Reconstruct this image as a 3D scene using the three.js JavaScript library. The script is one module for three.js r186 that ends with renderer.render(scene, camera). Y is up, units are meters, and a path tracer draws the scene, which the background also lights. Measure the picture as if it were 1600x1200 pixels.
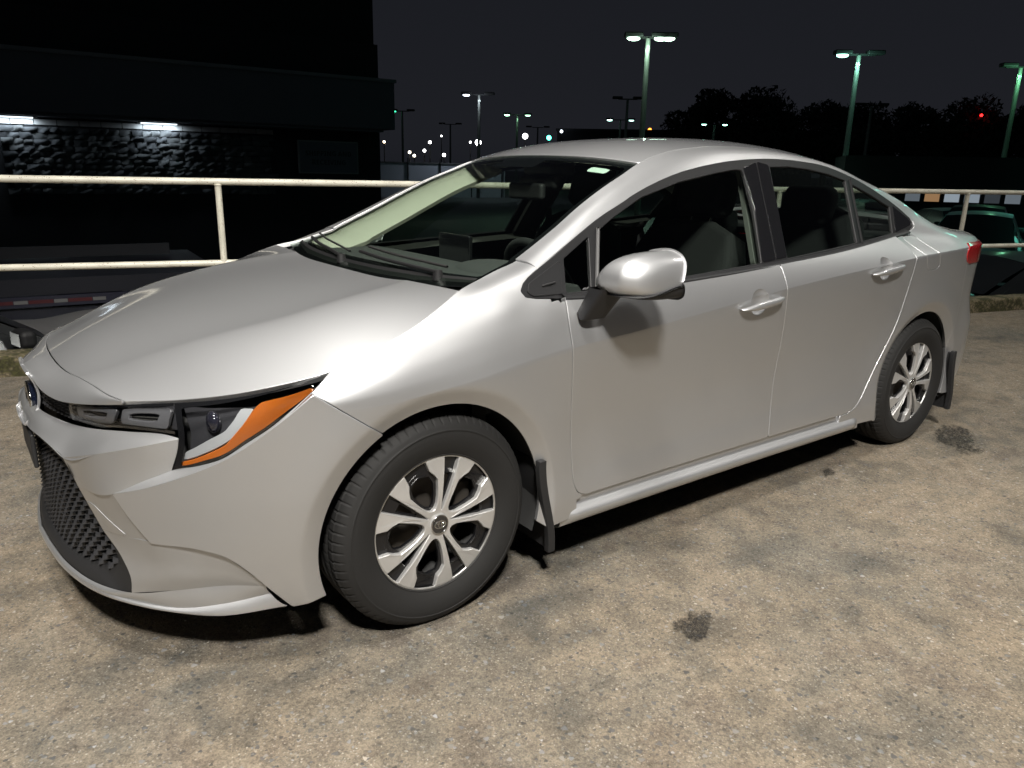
import * as THREE from 'three';
import { mergeGeometries, mergeVertices } from 'three/addons/utils/BufferGeometryUtils.js';
import { RoundedBoxGeometry } from 'three/addons/geometries/RoundedBoxGeometry.js';

// ---------- camera, sky, moon, exposure ----------
const scene = new THREE.Scene();
const camera = new THREE.PerspectiveCamera(53.89, 4 / 3, 0.05, 900);
camera.rotation.order = 'YXZ';
camera.position.set(-1.0111, 1.2743, 2.5123);
camera.rotation.set(-0.2771, -0.6482, 0.0222);
const renderer = new THREE.WebGLRenderer({ antialias: true });
renderer.toneMapping = THREE.LinearToneMapping;
renderer.toneMappingExposure = 1.12;
renderer.shadowMap.enabled = true;
{
  const w = 64, h = 64, d = new Float32Array(w * h * 4);
  for (let j = 0; j < h; j++) for (let i = 0; i < w; i++) {
    const el = (j + 0.5) / h - 0.5;                        // -0.5 nadir .. 0.5 zenith
    const k = Math.exp(-Math.abs(el) * 7);                 // town glow low in the air
    const o = (j * w + i) * 4;
    d[o] = 0.0060 + 0.0058 * k; d[o + 1] = 0.0069 + 0.0056 * k; d[o + 2] = 0.0096 + 0.0062 * k; d[o + 3] = 1;
  }
  const t = new THREE.DataTexture(d, w, h, THREE.RGBAFormat, THREE.FloatType);
  t.mapping = THREE.EquirectangularReflectionMapping; t.magFilter = THREE.LinearFilter; t.minFilter = THREE.LinearFilter; t.needsUpdate = true;
  scene.background = t; scene.environment = t;
}
const moon = new THREE.DirectionalLight(0xcfd8ff, 0.006);
moon.position.set(-30, 60, 40); moon.castShadow = true; scene.add(moon);

// ---------- small tools ----------
let seed = 7;
const rnd = () => { seed = (seed + 0x6d2b79f5) | 0; let t = Math.imul(seed ^ (seed >>> 15), 1 | seed); t = (t + Math.imul(t ^ (t >>> 7), 61 | t)) ^ t; return ((t ^ (t >>> 14)) >>> 0) / 4294967296; };
const rr = (a, b) => a + (b - a) * rnd();
const lerp = (a, b, t) => a + (b - a) * t, clamp = (x, a, b) => Math.min(b, Math.max(a, x));
const sstep = (a, b, x) => { const t = clamp((x - a) / (b - a), 0, 1); return t * t * (3 - 2 * t); };
function pchip(xs, ys) {
  const n = xs.length, h = [], dl = [], m = new Array(n);
  for (let i = 0; i < n - 1; i++) { h[i] = xs[i + 1] - xs[i]; dl[i] = (ys[i + 1] - ys[i]) / h[i]; }
  m[0] = dl[0]; m[n - 1] = dl[n - 2];
  for (let i = 1; i < n - 1; i++) m[i] = dl[i - 1] * dl[i] <= 0 ? 0 : (h[i - 1] + h[i]) * 3 / ((2 * h[i] + h[i - 1]) / dl[i - 1] + (h[i] + 2 * h[i - 1]) / dl[i]);
  return (x) => {
    if (x <= xs[0]) return ys[0] + m[0] * (x - xs[0]);
    if (x >= xs[n - 1]) return ys[n - 1] + m[n - 1] * (x - xs[n - 1]);
    let i = 0; while (x > xs[i + 1]) i++;
    const t = (x - xs[i]) / h[i], t2 = t * t, t3 = t2 * t;
    return ys[i] * (2 * t3 - 3 * t2 + 1) + m[i] * h[i] * (t3 - 2 * t2 + t) + ys[i + 1] * (3 * t2 - 2 * t3) + m[i + 1] * h[i] * (t3 - t2);
  };
}
// natural-looking cubic through unevenly spaced values (may overshoot a little, smoother than pchip)
function cspl(xs, ys) {
  const n = xs.length, m = [];
  for (let i = 0; i < n; i++) {
    const a = Math.max(0, i - 1), b = Math.min(n - 1, i + 1);
    if (a === i || b === i) m[i] = (ys[b] - ys[a]) / (xs[b] - xs[a]);
    else { const h0 = xs[i] - xs[a], h1 = xs[b] - xs[i]; m[i] = ((ys[i] - ys[a]) / h0 * h1 + (ys[b] - ys[i]) / h1 * h0) / (h0 + h1); }
  }
  return (x) => {
    if (x <= xs[0]) return ys[0] + m[0] * (x - xs[0]);
    if (x >= xs[n - 1]) return ys[n - 1] + m[n - 1] * (x - xs[n - 1]);
    let i = 0; while (x > xs[i + 1]) i++;
    const h = xs[i + 1] - xs[i], t = (x - xs[i]) / h, t2 = t * t, t3 = t2 * t;
    return ys[i] * (2 * t3 - 3 * t2 + 1) + m[i] * h * (t3 - 2 * t2 + t) + ys[i + 1] * (3 * t2 - 2 * t3) + m[i + 1] * h * (t3 - t2);
  };
}
// a 3D (or nD) curve through points, by chord length, t in 0..1
function curve(pts) {
  const s = [0];
  for (let i = 1; i < pts.length; i++) s.push(s[i - 1] + Math.max(1e-5, Math.hypot(...pts[i].map((v, k) => v - pts[i - 1][k]))));
  const L = s[s.length - 1], f = pts[0].map((_, k) => cspl(s, pts.map((p) => p[k])));
  const c = (t) => f.map((g) => g(clamp(t, 0, 1) * L));
  c.L = L; return c;
}
// dense polyline of a closed or open 2D outline, smooth between points
const poly = (pts) => pts;
const smoothPoly = (pts, n = 60) => { const c = curve(pts); return Array.from({ length: n + 1 }, (_, i) => c(i / n)); };
function sdPoly(P, x, y) {   // negative inside
  let d = 1e9, ins = false;
  for (let i = 0, j = P.length - 1; i < P.length; j = i++) {
    const [ax, ay] = P[j], [bx, by] = P[i], ex = bx - ax, ey = by - ay, wx = x - ax, wy = y - ay;
    const t = clamp((wx * ex + wy * ey) / (ex * ex + ey * ey || 1e-12), 0, 1), dx = wx - ex * t, dy = wy - ey * t;
    d = Math.min(d, dx * dx + dy * dy);
    if ((ay > y) !== (by > y) && x < (bx - ax) * (y - ay) / (by - ay) + ax) ins = !ins;
  }
  return ins ? -Math.sqrt(d) : Math.sqrt(d);
}
// ---------- meshes with chart coordinates that can be cut along outlines ----------
function grid(nu, nv, f, flip = false) {
  const P = [], C = [], T = [];
  for (let j = 0; j <= nv; j++) for (let i = 0; i <= nu; i++) { const q = f(i / nu, j / nv); P.push([q[0], q[1], q[2]]); C.push([q[3] ?? q[0], q[4] ?? q[1]]); }
  for (let j = 0; j < nv; j++) for (let i = 0; i < nu; i++) {
    const a = j * (nu + 1) + i, b = a + 1, c = a + nu + 1, d = c + 1;
    if (flip) T.push([a, c, b], [b, c, d]); else T.push([a, b, c], [b, d, c]);
  }
  return normals({ P, C, T });
}
function normals(m) {
  const N = m.P.map(() => [0, 0, 0]);
  for (const [a, b, c] of m.T) {
    const p = m.P[a], q = m.P[b], r = m.P[c], ux = q[0] - p[0], uy = q[1] - p[1], uz = q[2] - p[2], vx = r[0] - p[0], vy = r[1] - p[1], vz = r[2] - p[2];
    const n = [uy * vz - uz * vy, uz * vx - ux * vz, ux * vy - uy * vx];
    for (const k of [a, b, c]) { N[k][0] += n[0]; N[k][1] += n[1]; N[k][2] += n[2]; }
  }
  for (const n of N) { const l = Math.hypot(...n) || 1; n[0] /= l; n[1] /= l; n[2] /= l; }
  m.N = N; return m;
}
function clip(m, fn) {       // keeps fn > 0
  const val = m.P.map((p, i) => fn(m.C[i][0], m.C[i][1], p)), P = m.P.slice(), N = m.N.slice(), C = m.C.slice(), T = [], cut = new Map();
  const mid = (a, b) => {
    const key = a < b ? a + '_' + b : b + '_' + a;
    if (cut.has(key)) return cut.get(key);
    const t = val[a] / (val[a] - val[b]), L = (u, v) => u.map((x, k) => x + (v[k] - x) * t);
    const n = L(N[a], N[b]), l = Math.hypot(...n) || 1;
    P.push(L(P[a], P[b])); C.push(L(C[a], C[b])); N.push(n.map((x) => x / l));
    cut.set(key, P.length - 1); return P.length - 1;
  };
  for (const t of m.T) {
    const s = t.map((k) => val[k] > 0), n = s.filter(Boolean).length;
    if (n === 3) T.push(t);
    else if (n === 1) { const k = s.indexOf(true), a = t[k], b = t[(k + 1) % 3], c = t[(k + 2) % 3]; T.push([a, mid(a, b), mid(a, c)]); }
    else if (n === 2) { const k = s.indexOf(false), a = t[k], b = t[(k + 1) % 3], c = t[(k + 2) % 3], ab = mid(a, b), ac = mid(a, c); T.push([ab, b, c], [ab, c, ac]); }
  }
  return pack({ P, N, C, T });
}
function pack(m) {
  const map = new Map(), P = [], N = [], C = [], T = [];
  const g = (k) => { let v = map.get(k); if (v === undefined) { v = P.length; map.set(k, v); P.push(m.P[k]); N.push(m.N[k]); C.push(m.C[k]); } return v; };
  for (const t of m.T) T.push(t.map(g));
  return { P, N, C, T };
}
const inside = (Q, g = 0) => (a, b) => -sdPoly(Q, a, b) - g;
const outside = (Q, g = 0) => (a, b) => sdPoly(Q, a, b) - g;
const offset = (m, d) => ({ ...m, P: m.P.map((p, i) => p.map((x, k) => x + m.N[i][k] * d)) });
const mirrored = (m) => ({ P: m.P.map(([x, y, z]) => [x, y, -z]), N: m.N.map(([x, y, z]) => [x, y, -z]), C: m.C, T: m.T.map(([a, b, c]) => [a, c, b]) });
function join(...ms) {
  const P = [], N = [], C = [], T = [];
  for (const m of ms) { const o = P.length; for (let i = 0; i < m.P.length; i++) { P.push(m.P[i]); N.push(m.N[i]); C.push(m.C[i]); } for (const t of m.T) T.push(t.map((k) => k + o)); }
  return { P, N, C, T };
}
// turn the free edges inwards so that a sheet reads as a pressed panel
function geom(m, flange = 0, uvScale = 1) {
  const P = [], N = [], U = [], I = [];
  for (let i = 0; i < m.P.length; i++) { P.push(...m.P[i]); N.push(...m.N[i]); U.push(m.C[i][0] * uvScale, m.C[i][1] * uvScale); }
  for (const t of m.T) I.push(...t);
  if (flange) {
    const cnt = new Map();
    for (const [a, b, c] of m.T) for (const [i, j] of [[a, b], [b, c], [c, a]]) { const k = i < j ? i + '_' + j : j + '_' + i; const e = cnt.get(k); if (e) e.n++; else cnt.set(k, { n: 1, i, j }); }
    const acc = new Map(), edges = [];
    for (const e of cnt.values()) if (e.n === 1) {
      edges.push(e);
      const p = m.P[e.i], q = m.P[e.j], n = m.N[e.i], d = [q[0] - p[0], q[1] - p[1], q[2] - p[2]];
      const o = [d[1] * n[2] - d[2] * n[1], d[2] * n[0] - d[0] * n[2], d[0] * n[1] - d[1] * n[0]];
      for (const k of [e.i, e.j]) { const a = acc.get(k) || [0, 0, 0]; acc.set(k, a.map((x, z) => x + o[z])); }
    }
    const ring = new Map(), r = Math.min(0.0026, flange * 0.25);
    const put = (k) => {
      if (ring.has(k)) return ring.get(k);
      let o = acc.get(k); const l = Math.hypot(...o) || 1; o = o.map((x) => x / l);
      const p = m.P[k], n = m.N[k], base = P.length / 3;
      const add = (a, b, na, nb) => { P.push(p[0] + o[0] * a - n[0] * b, p[1] + o[1] * a - n[1] * b, p[2] + o[2] * a - n[2] * b); const v = [0, 1, 2].map((z) => o[z] * na + n[z] * nb), h = Math.hypot(...v); N.push(v[0] / h, v[1] / h, v[2] / h); U.push(m.C[k][0] * uvScale, m.C[k][1] * uvScale); };
      add(0, 0, 0, 1); add(r * 0.7, r * 0.3, 1, 1); add(r, r, 1, 0); add(r, flange, 1, 0);
      ring.set(k, base); return base;
    };
    for (const e of edges) { const a = put(e.i), b = put(e.j); for (let k = 0; k < 3; k++) I.push(a + k, a + k + 1, b + k, b + k, a + k + 1, b + k + 1); }
  }
  const g = new THREE.BufferGeometry();
  g.setAttribute('position', new THREE.Float32BufferAttribute(P, 3)); g.setAttribute('normal', new THREE.Float32BufferAttribute(N, 3)); g.setAttribute('uv', new THREE.Float32BufferAttribute(U, 2));
  g.setIndex(I); return g;
}
// surface between two curves, bulged along `up` by `bulge`
function loft(A, B, nu, nv, bulge = 0, up = [0, 0, 1], flip = false) {
  const a = typeof A === 'function' ? A : curve(A), b = typeof B === 'function' ? B : curve(B);
  return grid(nu, nv, (u, v) => { const p = a(u), q = b(u), k = bulge * 4 * v * (1 - v); return [0, 1, 2].map((i) => lerp(p[i], q[i], v) + up[i] * k).concat([u, v]); }, flip);
}
function coons(top, bottom, left, right, nu, nv, flip = false) {   // top,bottom over u; left,right over v from top to bottom
  const t = curve(top), b = curve(bottom), l = curve(left), r = curve(right), c = [t(0), t(1), b(0), b(1)];
  return grid(nu, nv, (u, v) => {
    const T = t(u), B = b(u), L = l(v), R = r(v);
    return [0, 1, 2].map((k) => (1 - v) * T[k] + v * B[k] + (1 - u) * L[k] + u * R[k] - ((1 - u) * (1 - v) * c[0][k] + u * (1 - v) * c[1][k] + (1 - u) * v * c[2][k] + u * v * c[3][k])).concat([u, v]);
  }, flip);
}
// tube of varying section along points
function tube(pts, r, n = 10, seg = 40, closed = false) { return new THREE.TubeGeometry(new THREE.CatmullRomCurve3(pts.map((p) => new THREE.Vector3(...p)), closed), seg, r, n, closed); }
function box(w, h, d, x = 0, y = 0, z = 0, r = 0) { const g = r ? new RoundedBoxGeometry(w, h, d, 3, r) : new THREE.BoxGeometry(w, h, d); g.translate(x, y, z); return g; }
const clean = (g) => { const q = g.index ? g.toNonIndexed() : g; for (const k of Object.keys(q.attributes)) if (!['position', 'normal', 'uv'].includes(k)) q.deleteAttribute(k); return q; };
const merge = (gs) => mergeGeometries(gs.map(clean));
const used = new Map();
const numbered = (n) => { const k = used.get(n) || 0; used.set(n, k + 1); return k ? n + '_' + String(k).padStart(3, '0') : n; };
function mesh(name, g, mat, parent, label) {
  const o = new THREE.Mesh(Array.isArray(g) ? merge(g) : g, mat); o.castShadow = o.receiveShadow = true;
  o.name = parent === scene || !parent ? numbered(name) : name; (parent || scene).add(o); if (label) o.userData.label = label; return o;
}
function group(name, label, category, pos = [0, 0, 0], turn = 0, grp) {
  const g = new THREE.Group(); g.name = numbered(name); g.position.set(...pos); g.rotation.y = turn; g.userData = { label, category }; if (grp) g.userData.group = grp; scene.add(g); return g;
}
const tag = (o, label, category, grp) => { o.userData.label = label; o.userData.category = category; if (grp) o.userData.group = grp; return o; };
const struct = (o) => { o.userData.kind = 'structure'; return o; };
const rgb = (r, g, b) => new THREE.Color().setRGB(r, g, b);
const std = (c, rough, metal = 0, more = {}) => new THREE.MeshPhysicalMaterial({ color: c, roughness: rough, metalness: metal, side: THREE.DoubleSide, ...more });
// ---------- materials of the cars ----------
function noiseTex(n, fn, srgb = false) {
  const d = new Uint8Array(n * n * 4);
  for (let j = 0; j < n; j++) for (let i = 0; i < n; i++) { const c = fn(i, j), o = (j * n + i) * 4; d[o] = c[0]; d[o + 1] = c[1]; d[o + 2] = c[2]; d[o + 3] = 255; }
  const t = new THREE.DataTexture(d, n, n, THREE.RGBAFormat); t.wrapS = t.wrapT = THREE.RepeatWrapping; t.magFilter = THREE.LinearFilter; t.minFilter = THREE.LinearMipmapLinearFilter; t.generateMipmaps = true;
  if (srgb) t.colorSpace = THREE.SRGBColorSpace; t.needsUpdate = true; return t;
}
const paint = std(rgb(0.52, 0.525, 0.535), 0.46, 0.80, { clearcoat: 1, clearcoatRoughness: 0.05 });
const blackGloss = std(rgb(0.008, 0.008, 0.009), 0.12, 0, { clearcoat: 0.6, clearcoatRoughness: 0.05 });
const blackTrim = std(rgb(0.010, 0.010, 0.011), 0.5);
const blackPlastic = std(rgb(0.014, 0.014, 0.015), 0.62);
const meshPlastic = std(rgb(0.03, 0.03, 0.032), 0.42);
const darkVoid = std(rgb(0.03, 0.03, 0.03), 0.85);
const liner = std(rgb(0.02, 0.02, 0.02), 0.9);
const chrome = std(rgb(0.62, 0.62, 0.61), 0.14, 1);
const satin = std(rgb(0.6, 0.6, 0.59), 0.32, 0.85);
const glassClear = new THREE.MeshPhysicalMaterial({ color: rgb(0.72, 0.80, 0.74), roughness: 0.02, metalness: 0, transmission: 1, thickness: 0, ior: 1.5, side: THREE.DoubleSide });
const glassDark = new THREE.MeshPhysicalMaterial({ color: rgb(0.62, 0.70, 0.65), roughness: 0.02, metalness: 0, transmission: 1, thickness: 0, ior: 1.5, side: THREE.DoubleSide });
const lensClear = new THREE.MeshPhysicalMaterial({ color: rgb(0.95, 0.96, 0.96), roughness: 0.03, transmission: 1, thickness: 0, ior: 1.45, side: THREE.DoubleSide });
const prismTex = noiseTex(64, (i, j) => { const v = ((i >> 2) + (j >> 2)) % 2 ? 255 : 90; return [v, v, v]; }); prismTex.repeat.set(14, 10);
const amber = std(rgb(0.62, 0.15, 0.010), 0.3, 0, { clearcoat: 1, clearcoatRoughness: 0.1, bumpMap: prismTex, bumpScale: .002 });
const guide = std(rgb(0.36, 0.37, 0.385), 0.3, 0.2);
const cowlBlack = std(rgb(0.006, 0.006, 0.0065), 0.6);
const smoke = std(rgb(0.045, 0.045, 0.05), 0.2, 0.3);
const redLens = std(rgb(0.33, 0.008, 0.012), 0.1, 0, { clearcoat: 1, clearcoatRoughness: 0.02 });
const clothDark = std(rgb(0.011, 0.011, 0.012), 0.9);
const clothGrey = std(rgb(0.05, 0.05, 0.052), 0.9);
const trimPale = std(rgb(0.50, 0.49, 0.41), 0.85);
const rubber = std(rgb(0.0095, 0.0092, 0.009), 0.75);
const rimSilver = std(rgb(0.60, 0.595, 0.585), 0.34, 0.6);
const rimBlack = std(rgb(0.007, 0.007, 0.008), 0.3);

// ---------- silver sedan: front axle at x = 0, nose to -x, near side +z ----------
const sedan = group('sedan_car', 'silver four-door sedan with split-spoke wheels parked on the concrete lot', 'car');
const WY = 0.31, WB = 2.7;
const planPts = [[-.36, .864], [-.29, .873], [-.15, .881], [0, .884], [.25, .882], [.45, .879], [.75, .877], [1.1, .876], [1.5, .878], [2.0, .883], [2.4, .886], [2.7, .885], [2.9, .876], [3.1, .856], [3.25, .826], [3.37, .776], [3.46, .725], [3.53, .665], [3.585, .58], [3.62, .47], [3.642, .30], [3.649, .15], [3.65, 0]];
const planS = [0]; for (let i = 1; i < planPts.length; i++) planS.push(planS[i - 1] + Math.hypot(planPts[i][0] - planPts[i - 1][0], planPts[i][1] - planPts[i - 1][1]));
{ const s0 = planS[3]; for (let i = 0; i < planS.length; i++) planS[i] -= s0; }
const planX = cspl(planS, planPts.map((p) => p[0])), planZ = cspl(planS, planPts.map((p) => p[1])), sEnd = planS[planS.length - 1];
const creaseY = cspl([-.36, -.15, 0, .15, .25, .45, .703, 1.04, 1.49, 1.8, 2.1, 2.4, 2.56, 2.9, 3.1, 3.3, 3.6, 4.4], [.700, .700, .712, .728, .742, .766, .786, .816, .862, .887, .908, .928, .938, .950, .955, .954, .944, .94]);
const doorProfile = pchip([0, .06, .15, .35, .6, .8, .92, 1, 1.25], [0, .0022, .007, .019, .029, .025, .016, .011, .012]);
const rearBulge = pchip([.1, .22, .28, .4, .53, .62, .72, .84, 1], [-.05, -.02, .012, .038, .042, .022, .0, 0, 0]);
function arches(x, y) {
  let d = 0;
  for (const cx of [0, WB]) {
    const r = Math.hypot(x - cx, y - WY), q = 0.400;
    if (r < q) d += lerp(-0.013, 0.009, clamp((r - .352) / (q - .352), 0, 1)); else d += 0.009 * Math.exp(-(((r - q) / 0.085) ** 2));
  }
  return d;
}
function lowerSide(s, y) {
  const x = planX(s), z = planZ(s), e = 1e-3; let tx = planX(s + e) - planX(s - e), tz = planZ(s + e) - planZ(s - e); const l = Math.hypot(tx, tz); tx /= l; tz /= l;
  const cy = creaseY(s), t = (cy - y) / (cy - .27), k = lerp(.45, 1, sstep(.36, .62, s)) * lerp(1, .55, sstep(2.15, 2.5, s));
  const d = -doorProfile(clamp(t, 0, 1.25)) * k + arches(x, y) + rearBulge(y) * sstep(3.05, 3.5, s);
  return [x - tz * d, y, z + tx * d];
}
// upper sections: rows of [x, c1y,c1z, ... c5y,c5z] above the crease
function table(rows) { const xs = rows.map((r) => r[0]), f = rows[0].slice(1).map((_, k) => cspl(xs, rows.map((r) => r[k + 1]))); return (x) => f.map((g) => g(x)); }
const fenderTab = table([
  [-.36, .715, .862, .73, .856, .743, .848, .755, .835, .765, .80], [-.29, .722, .871, .742, .862, .757, .848, .770, .828, .781, .802],
  [-.15, .738, .877, .768, .866, .792, .848, .810, .826, .822, .799], [0, .757, .875, .797, .860, .832, .837, .860, .808, .878, .778],
  [.08, .771, .873, .817, .856, .858, .830, .892, .795, .912, .752], [.15, .783, .872, .833, .854, .878, .828, .917, .784, .939, .722],
  [.25, .80, .869, .858, .850, .908, .825, .944, .784, .963, .684], [.31, .81, .868, .872, .846, .925, .818, .957, .792, .982, .676],
  [.39, .812, .867, .862, .854, .915, .835, .990, .779, 1.005, .668], [.47, .815, .867, .862, .854, .912, .836, 1.022, .762, 1.045, .655]]);
const beltY = cspl([.30, .454, 1.01, 1.553, 1.909, 2.3, 2.502, 2.61, 2.9], [.925, .908, .924, .948, .969, 1.002, 1.020, 1.032, 1.06]);
const beltZ = cspl([.39, 1.0, 1.55, 1.9, 2.2, 2.5, 2.8], [.836, .837, .834, .826, .808, .778, .76]);
const doorTab = (x) => { const y0 = creaseY(x), z0 = planZ(x), y1 = beltY(x) + .006, z1 = beltZ(x), o = []; for (let k = 1; k <= 5; k++) { const t = k / 5; o.push(lerp(y0, y1, t), lerp(z0, z1, t) + .005 * 4 * t * (1 - t)); } return o; };
// window outline (outer edge of the black surround), top edge O and roof/windscreen edge I
const winTop = [[.302, .938], [.325, .961], [.359, .979], [.447, 1.018], [.573, 1.077], [.673, 1.122], [.806, 1.175], [.91, 1.213], [1.128, 1.274], [1.356, 1.312], [1.597, 1.333], [1.898, 1.331], [2.084, 1.314], [2.221, 1.285], [2.461, 1.209], [2.62, 1.135], [2.688, 1.092]];
const winPoly = smoothPoly(winTop, 90).concat([[2.698, 1.075], [2.694, 1.06], [2.672, 1.047]], [[2.605, 1.033], [2.502, 1.018], [2.2, .992], [1.909, .969], [1.553, .948], [1.01, .924], [.454, .908], [.345, .915], [.312, .921]]);
const sideTab = table([   // x, belt c1, mid c2, O c3, rail c4, I c5
  [.37, .915, .833, .945, .812, .984, .781, .997, .742, 1.001, .669], [.457, .915, .833, .962, .80, 1.018, .763, 1.036, .72, 1.043, .655], [.58, .918, .833, .99, .785, 1.077, .732, 1.097, .69, 1.103, .630], [.68, .92, .832, 1.02, .775, 1.122, .709, 1.146, .668, 1.155, .607],
  [.82, .925, .832, 1.045, .764, 1.18, .683, 1.208, .640, 1.222, .583], [.92, .928, .831, 1.07, .755, 1.213, .667, 1.245, .623, 1.262, .564], [1.02, .93, .83, 1.085, .747, 1.243, .653, 1.280, .606, 1.302, .543], [1.14, .934, .83, 1.105, .74, 1.275, .638, 1.316, .592, 1.338, .535],
  [1.36, .943, .828, 1.125, .728, 1.312, .621, 1.350, .585, 1.370, .535], [1.6, .955, .826, 1.14, .722, 1.333, .612, 1.360, .585, 1.377, .54], [1.9, .973, .818, 1.15, .718, 1.331, .613, 1.351, .589, 1.364, .547], [2.1, .99, .812, 1.15, .717, 1.309, .619, 1.329, .595, 1.341, .554],
  [2.24, 1.005, .80, 1.145, .715, 1.280, .631, 1.302, .605, 1.316, .56], [2.4, 1.025, .785, 1.13, .715, 1.229, .651, 1.258, .618, 1.275, .568], [2.558, 1.03, .762, 1.10, .712, 1.168, .672, 1.210, .638, 1.238, .582], [2.70, 1.02, .772, 1.07, .734, 1.117, .698, 1.160, .665, 1.182, .606],
  [2.82, 1.010, .79, 1.050, .755, 1.083, .718, 1.111, .682, 1.127, .624], [2.94, .998, .810, 1.026, .772, 1.050, .735, 1.068, .692, 1.078, .636], [3.1, .985, .815, 1.006, .783, 1.022, .744, 1.034, .70, 1.041, .64], [3.25, .977, .797, .995, .772, 1.008, .738, 1.018, .70, 1.024, .63], [3.38, .968, .76, .985, .742, .998, .715, 1.008, .685, 1.014, .61], [3.48, .958, .712, .974, .70, .987, .68, .998, .655, 1.005, .58]]);
function section(tab, s) {   // curve of [y,z] by parameter 0..5 above the crease
  const c = tab(s), y = [creaseY(s)], z = [planZ(Math.min(s, 3.48))]; for (let k = 0; k < 5; k++) { y.push(c[2 * k]); z.push(c[2 * k + 1]); }
  const p = [0]; for (let k = 1; k < 6; k++) p.push(p[k - 1] + Math.hypot(y[k] - y[k - 1], z[k] - z[k - 1]));
  const fy = cspl(p, y), fz = cspl(p, z), L = p[5]; return (t) => [fy(t * L), fz(t * L)];
}
function zone(s0, s1, ns, tab, yb, nl = 46, nu = 40) {
  let last = null, sec = null;
  return grid(ns, nl + nu, (u, v) => {
    const s = lerp(s0, s1, u), k = v * (nl + nu);
    if (k <= nl) { const y = lerp(yb, creaseY(s), Math.pow(k / nl, 0.9)), p = lowerSide(s, y); return [...p, s, p[1]]; }
    sec = section(tab, s); const [y, z0] = sec((k - nl) / nu), x = planX(s), z = s > 3.48 ? z0 * planZ(s) / planZ(3.48) : z0;
    return [x, y, z + arches(x, y) * sstep(.03, 0, Math.abs(z - planZ(s)) - .02), s, y];
  });
}
const gap = 0.0034;
const wheelCut = (cx, r = .356) => (a, b) => Math.max(Math.hypot(a - cx, b - WY) - r, b < WY ? Math.abs(a - cx) - r : -1);
const half = (x0, y0, x1, y1, g = 0) => { const l = Math.hypot(x1 - x0, y1 - y0); return (a, b) => ((x1 - x0) * (b - y0) - (y1 - y0) * (a - x0)) / l - g; };   // keeps the left of the line
const frontSeam = [[.400, .99], [.440, .955], [.447, .91], [.445, .85], [.450, .76], [.457, .69], [.469, .549], [.482, .38], [.490, .320], [.507, .287], [.545, .269]];
const midSeam = [[1.517, .269], [1.526, .333], [1.536, .489], [1.539, .692], [1.523, .80], [1.513, .86], [1.510, .99]];
const rearSeam = [[2.03, .269], [2.10, .272], [2.145, .287], [2.185, .318], [2.225, .37], [2.293, .478], [2.355, .570], [2.40, .66], [2.442, .80], [2.462, .91], [2.466, .965], [2.452, 1.01], [2.43, 1.06]];
const fDoor = smoothPoly(frontSeam, 60).concat(smoothPoly(midSeam, 40)), rDoor = smoothPoly(midSeam, 40).reverse().concat([[1.6, .269], [1.9, .269]], smoothPoly(rearSeam, 60));
const beltCut = (a, b) => beltY(a) + .004 - b;
const both = (name, m, mat, flange, fn) => [m, mirrored(m)].map((q) => { const o = mesh(name, geom(q, flange), mat, sedan); fn && fn(o, q === m); return o; });
// front fender
let fender = zone(-.365, .60, 150, fenderTab, .17);
fender = clip(fender, half(-.356, .7525, -.17, .613, gap));
fender = clip(fender, half(-.286, .7835, -.353, .7525, gap));
fender = clip(fender, wheelCut(0)); fender = clip(fender, outside(winPoly, .001)); fender = clip(fender, outside(fDoor, gap));
fender = clip(fender, (a, b) => b > .9 ? .392 - a : (.52 - a)); fender = clip(fender, (a, b) => b - (a > .3 ? .208 : .17)); fender = clip(fender, (a, b) => .03 - (b > .27 ? -1 : 0) - Math.max(0, a - .47));
both('front_fender', fender, paint, .018);
// doors
let d1 = clip(clip(zone(.38, 1.58, 150, doorTab, .24), inside(fDoor, gap)), beltCut);
let d2 = clip(clip(zone(1.48, 2.5, 130, doorTab, .24), inside(rDoor, gap)), beltCut);
const card1 = d1, card2 = d2;
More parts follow.
